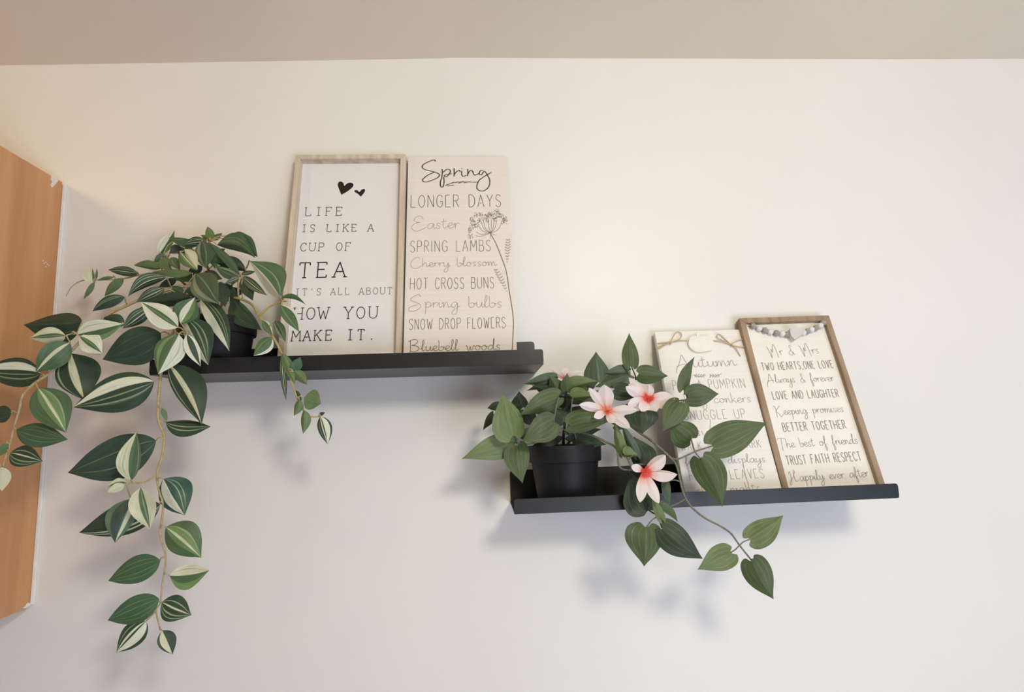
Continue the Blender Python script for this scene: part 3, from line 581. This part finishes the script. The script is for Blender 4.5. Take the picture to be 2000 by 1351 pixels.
def petalmat(nm, c0, c1, c2):
    m, N, L, b = newmat(nm, 0.55, 0.3)
    uv = N.new('ShaderNodeUVMap'); sx = N.new('ShaderNodeSeparateXYZ'); L.new(uv.outputs[0], sx.inputs[0])
    mp = N.new('ShaderNodeMapping'); mp.inputs['Scale'].default_value = (1.2, 22, 1); L.new(uv.outputs[0], mp.inputs[0])
    nz = N.new('ShaderNodeTexNoise'); nz.inputs['Scale'].default_value = 1; L.new(mp.outputs[0], nz.inputs['Vector'])
    ma = N.new('ShaderNodeMath'); ma.operation = 'MULTIPLY_ADD'; L.new(nz.outputs['Fac'], ma.inputs[0]); ma.inputs[1].default_value = -.34; L.new(sx.outputs['X'], ma.inputs[2])
    cr = N.new('ShaderNodeValToRGB'); e = cr.color_ramp.elements; e[0].position = -0.0; e[0].color = (*s2l(c0), 1); e[1].position = 1; e[1].color = (*s2l((245, 236, 236)), 1)
    for p, c in ((.035, c1), (.09, c2), (.3, (243, 230, 230))): q = e.new(p); q.color = (*s2l(c), 1)
    L.new(ma.outputs[0], cr.inputs[0]); L.new(cr.outputs[0], b.inputs['Base Color'])
    tr = N.new('ShaderNodeBsdfTranslucent'); L.new(cr.outputs[0], tr.inputs[0]); mx = N.new('ShaderNodeMixShader'); mx.inputs[0].default_value = .25
    L.new(b.outputs[0], mx.inputs[1]); L.new(tr.outputs[0], mx.inputs[2]); L.new(mx.outputs[0], N['Material Output'].inputs[0]); return m
PETAL = petalmat('petal_red_centre', (228, 84, 72), (232, 128, 114), (238, 192, 182))
PETALP = petalmat('petal_peach_centre', (236, 148, 120), (238, 184, 162), (240, 208, 196))
STEMV = noise_col('vine_stem_tan', s2l((162, 143, 104)), s2l((188, 168, 126)), nscale=60, rough=.6)
STEMY = noise_col('vine_stem_yellow', s2l((160, 144, 84)), s2l((186, 168, 104)), nscale=60, rough=.6)
STEMB = noise_col('vine_stem_brown', s2l((112, 96, 66)), s2l((134, 118, 84)), nscale=60, rough=.7)
STEMG = noise_col('stem_grey_green', s2l((92, 96, 80)), s2l((122, 122, 104)), nscale=60, rough=.6)
STEMD = noise_col('stem_dark', s2l((48, 50, 44)), s2l((64, 66, 56)), nscale=60, rough=.7)

# ------------------------------------------------------------------ leaf builder
PROF = {
 'ov': [(0, 0), (.03, .22), (.08, .47), (.16, .73), (.27, .93), (.40, 1), (.53, .94), (.67, .75), (.80, .48), (.91, .20), (1, 0)],
 'he': [(0, .30), (.02, .58), (.07, .82), (.15, .95), (.27, 1), (.40, .95), (.54, .79), (.68, .56), (.80, .33), (.90, .14), (1, 0)],
 'pe': [(0, .28), (.06, .36), (.14, .5), (.26, .72), (.40, .92), (.53, 1), (.65, .97), (.77, .82), (.87, .58), (.95, .28), (1, 0)],
}
NV = 8
def leaf_geo(b2, t2, wl, wr, db, dt, kind='ov', arch=0.08, bend=0.0, fold=None, sgn=1, twist=0.0, lobe=0.13):
    """blade between two seen points; wl / wr half widths in pixels left and right of the midrib looking base to tip"""
    Bp, Tp = P(*b2, db), P(*t2, dt); ax = Tp-Bp; Ln = ax.length; a = ax/Ln
    mid = (Bp+Tp)/2; view = (CAM-mid).normalized()
    side = a.cross(view)                       # to the right of the axis, as seen
    side.normalize(); nor = side.cross(a).normalized()
    if nor.dot(view) < 0: nor = -nor
    k = pxm((db+dt)/2)
    WL, WR = wl*k, wr*k; WM = max(WL, WR)*1.03
    # the narrower half is the one that turns away more steeply
    zl = math.sqrt(max(0, WM*WM-WL*WL)); zr = math.sqrt(max(0, WM*WM-WR*WR))
    zl = min(zl, WM*.85); zr = min(zr, WM*.85)
    f = fold if fold is not None else 0.16
    vs, uvs = [], []
    pf = PROF[kind]
    for i, (t, wf) in enumerate(pf):
        c = Bp + ax*t + nor*(arch*Ln*4*t*(1-t)) + side*(bend*Ln*4*t*(1-t))
        for j in range(NV+1):
            v = -1+2*j/NV; h = WL if v < 0 else WR; z = (zl if v < 0 else zr)
            s = abs(v)
            back = 0
            if kind == 'he': back = lobe*Ln*(s**1.6)*max(0, 1-t*2.6)**1.5
            off = side*(v*h*wf) - nor*(sgn*wf*(z*s)) + nor*(f*WM*wf*(s**1.7)) - a*back
            off += nor*(twist*v*WM*wf*(t-.5)*2)
            if kind != 'pe': off += nor*(0.06*WM*math.sin(t*13+v*3+Ln*300)*s*wf)
            vs.append(c+off); uvs.append((t, (v+1)/2))
    fs = []
    for i in range(len(pf)-1):
        for j in range(NV):
            q = i*(NV+1)+j; fs.append((q, q+NV+1, q+NV+2, q+1))
    # front face must look to the viewer
    n = (vs[fs[len(fs)//2][1]]-vs[fs[len(fs)//2][0]]).cross(vs[fs[len(fs)//2][2]]-vs[fs[len(fs)//2][0]])
    if n.dot(view) < 0: fs = [g[::-1] for g in fs]
    return vs, fs, uvs, Bp
def add_leaf(plant, org, spec, name='leaf', mats=LM, kind='ov'):
    b2, t2, wl, wr, db, dt, mk = spec[:7]; kw = dict(spec[7]) if len(spec) > 7 else {}
    bk = kw.pop('back', False)
    kw.setdefault('arch', random.uniform(.03, .11)); kw.setdefault('fold', random.uniform(.05, .28)); kw.setdefault('twist', random.uniform(-.2, .2)); kw.setdefault('bend', random.uniform(-.03, .03))
    vs, fs, uvs, Bp = leaf_geo(b2, t2, wl, wr, db, dt, kind=kind, **kw)
    if bk: fs = [g[::-1] for g in fs]
    mt = mats[mk] if isinstance(mk, str) else mk
    o = link(name, [v-org for v in vs], fs, mt, plant, smooth=True, uvs=uvs)
    md = o.modifiers.new('sub', 'SUBSURF'); md.levels = 1; md.render_levels = 1
    return o, Bp
def pot(plant, org, c, zb, H, r):
    lo = c-org; z0 = zb-org.z
    prof_ = [(0.0, 0.0), (r*.74, 0.0), (r*.76, .002), (r*.92, H*.70), (r*.925, H*.72), (r*.99, H*.725), (r*1.0, H*.74), (r*1.015, H*.985), (r*1.01, H), (r*.97, H), (r*.96, H*.98), (r*.90, H*.8), (0.0, H*.8)]
    p = lathe('pot', prof_[:12], POTM, plant, (lo.x, lo.y, z0))
    lathe('soil', [(0.0, H*.90), (r*.5, H*.895), (r*.93, H*.87)], SOIL, plant, (lo.x, lo.y, z0))

def stems(plant, org, lst):
    samples = []
    for pts, r0, r1, mt in lst:
        q = [P(*p) for p in pts]; c = catmull(q, 6); samples += c
        tube('stem', [v-org for v in q], r0, r1, mt, plant)
    return samples
def petiole(plant, org, Bp, samples, mt, lim=0.055, r=0.0008):
    s = min(samples, key=lambda v: (v-Bp).length); d = (s-Bp).length
    if 0.003 < d < lim:
        mid = (s+Bp)/2 + Vector((0, -0.003, 0.003)); tube('petiole', [s-org, mid-org, Bp-org], r*1.15, r, mt, plant, n=4, seg=6)

# ------------------------------------------------------------------ left plant : variegated trailing vine
pc = P(425, 640, 0.072); POTR = 0.0535; POTH = 0.083
org = Vector((pc.x, pc.y, z1)); 
vine = tag(empty('trailing_plant', org), 'variegated cream and green trailing plant in black pot on the upper ledge', 'plant')
pot(vine, org, pc, z1, POTH, POTR)
ST1 = [
 ([(425, 605, .075), (400, 560, .08), (372, 570, .10), (345, 600, .135), (341, 640, .152), (322, 690, .156), (314, 733, .157), (309, 791, .157), (310, 822, .158), (320.7, 852, .158), (317, 887, .158), (306.5, 926.6, .158), (312, 962, .158), (319, 988, .158), (313.6, 1030, .157), (313, 1045, .157), (324, 1089, .157), (317.6, 1138, .156), (313, 1177, .156), (305, 1192, .156), (313, 1230, .156)], .0022, .0009, STEMV),
 ([(425, 600, .075), (370, 560, .09), (300, 575, .11), (240, 600, .13), (205, 620, .15), (149, 675, .16), (101, 725, .165), (66.6, 749, .168), (45, 771, .168), (37, 802, .168), (27, 834, .168), (21, 861, .168), (8, 901, .168), (3, 930, .168)], .0024, .0012, STEMV),
 ([(430, 600, .075), (445, 580, .09), (487, 591, .115), (506, 617, .135), (534, 659, .148), (548, 686, .152), (563, 726, .152), (577, 768, .152), (591, 799, .152), (608, 813, .152), (624, 813, .152)], .0020, .0009, STEMY),
 ([(506, 617, .135), (525, 600, .14), (546, 590, .145), (560, 588, .15)], .0014, .0010, STEMY),
 ([(425, 600, .07), (395, 555, .07), (340, 535, .07), (280, 536, .075), (235, 545, .08), (188, 546, .08), (160, 548, .08), (140, 560, .08), (129, 578, .08)], .0018, .0005, STEMV),
 ([(425, 600, .07), (420, 560, .07), (405, 520, .07), (400, 490, .07), (410, 470, .07)], .0022, .0012, STEMB),
 ([(430, 600, .07), (450, 560, .08), (470, 540, .08), (483, 520, .08), (487, 508, .08)], .0018, .001, STEMB),
 ([(425, 600, .07), (380, 570, .08), (350, 545, .07), (330, 520, .07), (318, 500, .06)], .002, .001, STEMB),
 ([(306.5, 926.6, .158), (285, 940, .17), (262, 943, .18), (245, 944, .182)], .0012, .0009, STEMV),
 ([(305, 1192, .156), (296, 1202, .156), (286, 1212, .156)], .0009, .0008, STEMV),
 ([(160, 629, .16), (150, 650, .17), (138, 652, .178), (128, 655, .18)], .0009, .0008, STEMV),
 ([(341, 640, .152), (345, 650, .158), (364, 653, .16), (375, 652, .16)], .0012, .0009, STEMY),
]
sm1 = stems(vine, org, ST1)
V1 = [
 # main hanging vine
 ((301, 745), (143, 795), 38, 36, .165, .175, 'A1', dict(bend=-.0)),
 ((331, 711), (394, 829), 33, 24, .160, .165, 'A2', dict(bend=-.06)),
 ((324, 824), (412, 833), 6, 27, .150, .150, 'DL', dict(sgn=1)),
 ((316, 797), (326, 824), 5, 5, .157, .155, 'L'),
 ((305, 860), (132, 923), 42, 38, .155, .160, 'DB', dict(bend=-.03)),
 ((257, 938), (267, 843), 27, 13, .185, .190, 'A5'),
 ((247, 942), (210, 950), 6, 11, .182, .186, 'A7'),
 ((243, 946), (209, 961), 8, 9, .184, .190, 'C'),
 ((275, 952), (293, 1033), 17, 27, .188, .192, 'A7'),
 ((313, 984), (154, 1040), 27, 33, .155, .160, 'SL', dict(bend=-.05)),
 ((256, 974), (225, 1060), 24, 24, .168, .175, 'A9', dict(bend=.08)),
 ((319, 935), (361, 1006), 38, 22, .162, .165, 'A10'),
 ((324, 1029), (393, 1089), 34, 26, .160, .162, 'A11'),
 ((313, 1094), (211, 1134), 26, 23, .158, .160, 'M', dict(bend=.02)),
 ((331, 1124), (409, 1113), 20, 25, .158, .160, 'A13', dict(bend=.06)),
 ((311, 1169), (210, 1211), 24, 25, .158, .160, 'M', dict(bend=-.03)),
 ((316, 1176), (374, 1201), 23, 23, .158, .158, 'ST'),
 ((285, 1213), (227, 1274), 22, 20, .158, .160, 'A16'),
 ((317, 1231), (337, 1278), 15, 15, .158, .158, 'A17'),
 # cluster at the pot
 ((348, 639), (275, 589), 22, 22, .180, .185, 'CG'),
 ((353, 631), (381, 580), 26, 20, .178, .180, 'B2'),
 ((349, 653), (309, 731), 28, 25, .180, .182, 'B3'),
 ((365, 653), (392, 715), 13, 13, .176, .172, 'B4'),
 ((360, 622), (407, 713), 36, 16, .165, .168, 'B5'),
 ((391, 584), (448, 686), 22, 16, .150, .165, 'B5', dict(bend=-.05)),
 # left arm
 ((160, 629), (46, 634), 40, 20, .160, .165, 'D'),
 ((128, 655), (59, 660), 14, 19, .180, .185, 'A7'),
 ((152, 653), (242, 632), 21, 20, .182, .184, 'A13'),
 ((156, 657), (200, 690), 22, 19, .183, .184, 'CG'),
 ((137, 669), (70, 727), 24, 24, .175, .178, 'C5'),
 ((139, 690), (166, 782), 40, 34, .155, .160, 'A2'),
 ((80, 729), (-40, 722), 27, 30, .166, .170, 'A1'),
 ((74, 757), (129, 845), 33, 31, .174, .176, 'A11'),
 ((32, 838), (133, 858), 22, 24, .172, .172, 'M'),
 ((20, 884), (84, 901), 20, 21, .176, .176, 'ST', dict(fold=.3)),
 ((22, 806), (-25, 814), 17, 15, .172, .172, 'D'),
 ((14, 866), (-10, 892), 8, 8, .172, .172, 'L'),
 ((3, 912), (4, 959), 13, 12, .172, .172, 'C'),
 ((314, 650), (200, 702), 38, 34, .160, .162, 'D', dict(bend=-.03)),
 ((243, 633), (202, 620), 12, 14, .150, .155, 'D'),
 ((292, 603), (240, 641), 13, 15, .145, .150, 'ST'),
 ((243, 579), (180, 608), 12, 11, .145, .150, 'DL', dict(bend=.06)),
 ((325, 541), (250, 579), 10, 16, .120, .135, 'ST', dict(bend=.12)),
 ((321, 563), (266, 590), 12, 12, .130, .138, 'ST'),
 ((374, 580), (278, 590), 12, 16, .130, .140, 'D'),
 ((330, 600), (250, 618), 14, 14, .120, .120, 'M'),
 # thin upper runner
 ((183, 553), (180, 523), 19, 4, .082, .082, 'A7'),
 ((184, 551), (163, 584), 5, 5, .080, .080, 'L'),
 ((241, 543), (204, 579), 9, 9, .082, .082, 'L'),
 ((222, 541), (190, 548), 3, 4, .082, .082, 'L'),
 ((188, 545), (189, 524), 2, 2, .082, .082, 'M'),
 ((270, 534), (211, 527), 9, 10, .085, .085, 'ST'),
 ((314, 524), (261, 518), 4, 14, .085, .085, 'L'),
 ((376, 533), (296, 531), 8, 8, .110, .105, 'L'),
 ((311, 497), (341, 449), 13, 10, .060, .060, 'A13'),
 ((340, 470), (334, 452), 3, 3, .055, .055, 'L'),
 # crown
 ((386, 479), (329, 464), 9, 9, .085, .085, 'M'),
 ((404, 471), (358, 478), 9, 11, .090, .092, 'ST'),
 ((414, 470), (405, 442), 8, 9, .060, .055, 'L'),
 ((412, 469), (392, 459), 5, 5, .045, .045, 'L'),
 ((415, 469), (434, 455), 6, 5, .045, .045, 'L'),
 ((424, 478), (499, 504), 26, 9, .080, .090, 'M', dict(bend=-.12, back=False)),
 ((455, 470), (503, 502), 20, 14, .078, .088, 'M', dict(bend=-.1)),
 ((452, 462), (484, 459), 8, 10, .070, .075, 'M'),
 ((394, 470), (402, 524), 22, 16, .100, .115, 'GR'),
 ((415, 480), (420, 525), 14, 12, .085, .095, 'M'),
 ((360, 487), (386, 527), 15, 5, .110, .120, 'C'),
 ((351, 491), (385, 528), 8, 14, .108, .118, 'A11'),
 ((314, 505), (332, 530), 13, 13, .080, .090, 'L'),
 ((338, 502), (352, 527), 12, 12, .085, .095, 'EC'),
 ((325, 498), (300, 512), 8, 8, .070, .075, 'M'),
 ((352, 480), (330, 495), 9, 9, .070, .080, 'D'),
 ((365, 500), (345, 480), 9, 9, .065, .070, 'M'),
 ((480, 528), (414, 513), 8, 17, .085, .095, 'D', dict(bend=.08)),
 ((468, 537), (407, 472), 8, 9, .105, .100, 'M'),
 ((466, 540), (420, 519), 13, 8, .112, .115, 'GR'),
 ((382, 535), (428, 594), 30, 25, .150, .165, 'GR'),
 ((474, 540), (522, 577), 10, 10, .115, .130, 'ST'),
 ((471, 543), (494, 587), 14, 12, .112, .125, 'D'),
 ((468, 541), (440, 553), 6, 7, .115, .120, 'ST'),
 ((472, 536), (500, 530), 5, 4, .115, .120, 'ST'),
 ((546, 578), (487, 509), 15, 39, .150, .140, 'E18', dict(sgn=1, arch=.05)),
 ((548, 582), (598, 596), 6, 4, .155, .160, 'M', dict(bend=-.16)),
 ((549, 596), (584, 648), 13, 15, .160, .165, 'EC', dict(bend=-.06)),
 ((536, 626), (558, 668), 11, 9, .152, .155, 'GR'),
 ((514, 626), (533, 655), 8, 8, .145, .150, 'EC'),
 ((531, 659), (495, 695), 16, 13, .150, .155, 'EC'),
 ((551, 690), (577, 750), 12, 8, .155, .155, 'L'),
 ((550, 692), (559, 783), 8, 5, .150, .150, 'ST'),
 ((573, 726), (587, 697), 12, 10, .156, .158, 'M'),
 ((573, 724), (600, 751), 12, 8, .156, .158, 'L'),
 ((594, 776), (627, 788), 21, 20, .156, .156, 'L'),
 ((578, 762), (588, 790), 5, 4, .150, .150, 'D'),
 ((585, 780), (574, 812), 11, 6, .155, .155, 'L'),
 ((594, 801), (592, 847), 14, 5, .155, .155, 'L'),
 ((626, 813), (640, 868), 15, 12, .156, .156, 'A16'),
 ((622, 811), (635, 805), 4, 3, .152, .152, 'D'),
 ((455, 582), (512, 645), 10, 28, .100, .110, 'D'),
 ((448, 590), (490, 610), 10, 10, .095, .100, 'M'),
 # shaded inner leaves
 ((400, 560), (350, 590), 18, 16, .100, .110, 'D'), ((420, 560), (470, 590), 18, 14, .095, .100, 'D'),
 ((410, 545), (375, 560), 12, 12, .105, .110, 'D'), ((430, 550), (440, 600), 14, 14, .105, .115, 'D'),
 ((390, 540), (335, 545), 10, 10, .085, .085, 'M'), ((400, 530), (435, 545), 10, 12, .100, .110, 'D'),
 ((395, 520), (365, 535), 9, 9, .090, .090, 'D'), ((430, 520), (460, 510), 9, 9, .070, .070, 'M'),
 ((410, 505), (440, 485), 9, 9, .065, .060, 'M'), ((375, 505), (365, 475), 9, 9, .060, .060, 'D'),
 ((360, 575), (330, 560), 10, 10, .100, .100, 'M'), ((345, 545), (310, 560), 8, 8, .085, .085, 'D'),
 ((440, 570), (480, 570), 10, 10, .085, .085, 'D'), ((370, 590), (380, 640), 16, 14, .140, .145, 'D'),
]
for sp_ in V1:
    o, Bp = add_leaf(vine, org, sp_)
    petiole(vine, org, Bp, sm1, STEMV)

# ------------------------------------------------------------------ right plant : heart leaves and pink-white flowers
pc = P(1103, 900, 0.070)
org = Vector((pc.x, pc.y, z2))
flow = tag(empty('flowering_plant', org), 'green heart-leaved plant with pink and white flowers in black pot', 'plant')
pot(flow, org, pc, z2, POTH+.003, POTR)
ST2 = [
 ([(1100, 872, .07), (1101, 845, .075), (1106, 800, .085), (1106, 762, .09)], .0024, .0016, STEMD),
 ([(1095, 872, .07), (1070, 858, .09), (1040, 866, .11), (1012, 868, .115)], .0014, .0010, STEMG),
 ([(1105, 872, .07), (1126, 846, .10), (1155, 850, .12), (1182, 862, .13), (1204, 876, .14), (1208, 905, .15), (1216, 916, .155), (1235, 918, .165), (1252, 922, .168)], .0018, .0012, STEMG),
 ([(1105, 872, .07), (1140, 830, .09), (1200, 815, .11), (1254, 848, .13), (1278, 865, .145), (1310, 894, .155), (1322, 911, .16), (1330, 946, .162), (1339, 973, .165), (1355, 994, .166), (1378, 1012, .167), (1407, 1027, .167), (1428, 1042, .167), (1444, 1064, .167), (1468, 1094, .167)], .0019, .0011, STEMG),
 ([(1310, 894, .155), (1325, 896, .158), (1357, 882, .16), (1393, 870, .163)], .0013, .0010, STEMG),
 ([(1350, 858, .150), (1357, 881, .16), (1369, 897, .165)], .0011, .0010, STEMG),
 ([(1110, 860, .08), (1150, 800, .08), (1200, 770, .085), (1240, 745, .09), (1233, 714, .095)], .0016, .0009, STEMD),
 ([(1240, 744, .09), (1247, 733, .095), (1250, 731, .095)], .0009, .0008, STEMD),
 ([(1226, 727, .09), (1237, 737, .09), (1246, 735, .092)], .0009, .0008, STEMG),
 ([(1205, 812, .11), (1225, 790, .11), (1250, 783, .115), (1300, 782, .12), (1340, 780, .125), (1336, 761, .125)], .0013, .0009, STEMD),
 ([(1340, 780, .125), (1330, 788, .135)], .0009, .0008, STEMG),
 ([(1339, 973, .165), (1325, 982, .163), (1305, 990, .16)], .0013, .0010, STEMG),
 ([(1235, 918, .165), (1225, 895, .150), (1216, 887, .145)], .0010, .0009, STEMG),
 ([(1228, 920, .150), (1236, 945, .150), (1248, 965, .152), (1266, 994, .158), (1284, 1008, .165), (1293, 1031, .168)], .0011, .0010, STEMD),
 ([(1284, 1008, .165), (1272, 1017, .167), (1263, 1030, .169)], .0009, .0009, STEMG),
 ([(1444, 1065, .167), (1436, 1073, .168), (1427, 1079, .168)], .0009, .0009, STEMG),
 ([(1444, 1065, .167), (1452, 1058, .168), (1464, 1053, .168)], .0009, .0009, STEMG),
 ([(1111, 862, .08), (1113, 830, .13), (1108, 835, .13)], .0010, .0008, STEMG),
 ([(1081, 825, .145), (1100, 838, .13), (1120, 845, .105)], .0009, .0009, STEMG),
]
sm2 = stems(flow, org, ST2)
V2 = [
 ((1003, 868), (901, 896), 24, 26, .120, .130, 'HL', dict(bend=.03)),
 ((1003, 850), (980, 768), 38, 26, .145, .150, 'HL', dict(bend=.02)),
 ((1010, 870), (1021, 944), 24, 27, .125, .135, 'HM', dict(bend=.04)),
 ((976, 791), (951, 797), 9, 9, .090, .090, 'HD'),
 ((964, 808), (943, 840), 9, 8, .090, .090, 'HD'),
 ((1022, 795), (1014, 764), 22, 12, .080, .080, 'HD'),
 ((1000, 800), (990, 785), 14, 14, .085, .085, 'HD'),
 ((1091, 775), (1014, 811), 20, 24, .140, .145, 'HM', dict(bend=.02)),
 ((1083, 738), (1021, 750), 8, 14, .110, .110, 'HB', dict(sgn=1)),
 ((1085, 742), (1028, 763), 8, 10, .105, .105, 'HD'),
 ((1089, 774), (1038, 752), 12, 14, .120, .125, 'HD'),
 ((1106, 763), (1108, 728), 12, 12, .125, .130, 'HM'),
 ((1108, 761), (1168, 744), 21, 8, .118, .125, 'HL', dict(bend=-.04)),
 ((1094, 772), (1073, 734), 16, 20, .115, .118, 'HM'),
 ((1118, 777), (1160, 773), 21, 8, .130, .135, 'HL'),
 ((1112, 775), (1160, 782), 8, 14, .110, .110, 'HM'),
 ((1081, 825), (1019, 862), 27, 29, .150, .155, 'HM', dict(bend=-.02)),
 ((1114, 831), (1200, 819), 27, 19, .150, .155, 'HM', dict(bend=-.04)),
 ((1170, 745), (1164, 686), 30, 24, .095, .085, 'HB', dict(arch=.02, fold=-.1)),
 ((1227, 727), (1178, 728), 8, 17, .088, .088, 'HB'),
 ((1227, 731), (1160, 756), 20, 9, .092, .092, 'HB'),
 ((1200, 760), (1249, 773), 17, 21, .105, .110, 'HD'),
 ((1233, 714), (1229, 650), 17, 17, .095, .090, 'HM', dict(bend=-.02)),
 ((1249, 731), (1305, 734), 21, 18, .100, .105, 'HM'),
 ((1335, 761), (1357, 696), 14, 11, .126, .122, 'HM', dict(bend=-.06)),
 ((1344, 774), (1404, 769), 24, 23, .130, .132, 'HM'),
 ((1329, 787), (1295, 842), 24, 25, .140, .145, 'HM'),
 ((1350, 857), (1306, 820), 30, 27, .132, .128, 'HM'),
 ((1393, 870), (1499, 825), 33, 34, .165, .172, 'HM', dict(bend=-.02)),
 ((1370, 897), (1411, 990), 33, 30, .168, .175, 'HM', dict(bend=-.04)),
 ((1465, 1052), (1530, 1006), 23, 27, .170, .175, 'HO'),
 ((1427, 1079), (1362, 1112), 25, 24, .170, .172, 'HO'),
 ((1469, 1096), (1511, 1170), 28, 27, .170, .172, 'HM', dict(bend=.03)),
 ((1263, 1030), (1258, 1106), 30, 42, .172, .172, 'HM'),
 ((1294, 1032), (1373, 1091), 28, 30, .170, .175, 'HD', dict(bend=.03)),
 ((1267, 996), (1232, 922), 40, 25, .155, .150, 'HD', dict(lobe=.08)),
 ((1293, 1015), (1272, 963), 9, 9, .170, .172, 'HL'),
 ((1289, 985), (1324, 1020), 9, 9, .165, .165, 'HM', dict(bend=-.1)),
 ((1300, 942), (1308, 987), 9, 9, .155, .158, 'HB'),
 ((1216, 887), (1200, 822), 9, 13, .150, .150, 'HL'),
 ((1243, 890), (1212, 821), 8, 12, .152, .152, 'HB'),
 ((1219, 888), (1245, 888), 17, 5, .156, .158, 'HL'),
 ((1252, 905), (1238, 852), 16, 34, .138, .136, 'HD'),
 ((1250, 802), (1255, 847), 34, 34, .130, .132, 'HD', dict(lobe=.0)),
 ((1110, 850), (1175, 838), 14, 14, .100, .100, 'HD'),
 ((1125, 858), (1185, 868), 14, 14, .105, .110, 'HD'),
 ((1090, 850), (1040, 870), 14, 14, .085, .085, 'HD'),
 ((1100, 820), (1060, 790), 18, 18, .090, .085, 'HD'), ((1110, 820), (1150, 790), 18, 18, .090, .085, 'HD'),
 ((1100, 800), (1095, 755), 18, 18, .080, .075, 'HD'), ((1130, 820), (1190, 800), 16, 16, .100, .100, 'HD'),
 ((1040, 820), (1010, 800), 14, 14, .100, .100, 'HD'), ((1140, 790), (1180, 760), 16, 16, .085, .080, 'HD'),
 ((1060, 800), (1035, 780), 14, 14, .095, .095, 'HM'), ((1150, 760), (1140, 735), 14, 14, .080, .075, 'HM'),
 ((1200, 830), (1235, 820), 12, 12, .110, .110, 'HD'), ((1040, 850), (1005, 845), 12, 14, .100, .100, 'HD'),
]
for sp_ in V2:
    o, Bp = add_leaf(flow, org, sp_, kind='he')
    petiole(flow, org, Bp, sm2, STEMG)
def flower(c, d, petals, pm=None):
    cc = P(*c, d)
    core = None
    for k, (t, wl, wr, dd) in enumerate(petals):
        sp_ = (c, t, wl, wr, d, d+dd, pm or PETAL, dict(arch=-.04 if dd > 0 else .06, fold=.25, twist=0, bend=0))
        add_leaf(flow, org, sp_, name='petal', kind='pe')
    vs, fs = [], []
    for k in range(9):
        a = k*2.4; l = .006+.002*(k % 3)
        e = cc + Vector((math.cos(a)*l*.55, -l, math.sin(a)*l*.55)); v, f = tube_geo([cc, (cc+e)/2, e], .0005, .0003, 5); b = len(vs); vs += v; fs += [tuple(i+b for i in g) for g in f]
    link('stamens', [v-org for v in vs], fs, STAM, flow)
STAM = flat('stamen_coral', (226, 96, 80))
flower((1185, 803), .160, [((1180, 751), 15, 17, .012), ((1131, 790), 8, 11, .010), ((1150, 757), 8, 9, .004), ((1246, 801), 11, 8, .010), ((1231, 836), 11, 10, .012), ((1199, 826), 8, 9, .016), ((1160, 815), 8, 8, .010)], PETALP)
flower((1266, 779), .125, [((1267, 750), 9, 11, .008), ((1222, 755), 11, 12, .006), ((1318, 779), 15, 20, .010), ((1283, 803), 14, 14, .012), ((1252, 803), 11, 11, .010), ((1226, 790), 8, 10, .008), ((1228, 737), 8, 8, -.01)])
flower((1258, 919), .172, [((1300, 888), 9, 17, .008), ((1323, 926), 5, 18, .012), ((1287, 983), 10, 12, .014), ((1250, 981), 11, 11, .014), ((1233, 910), 8, 8, .006)])
flower((1104, 740), .100, [((1077, 720), 7, 8, .0), ((1133, 725), 8, 7, .0), ((1105, 718), 8, 8, -.01)], PETALP)
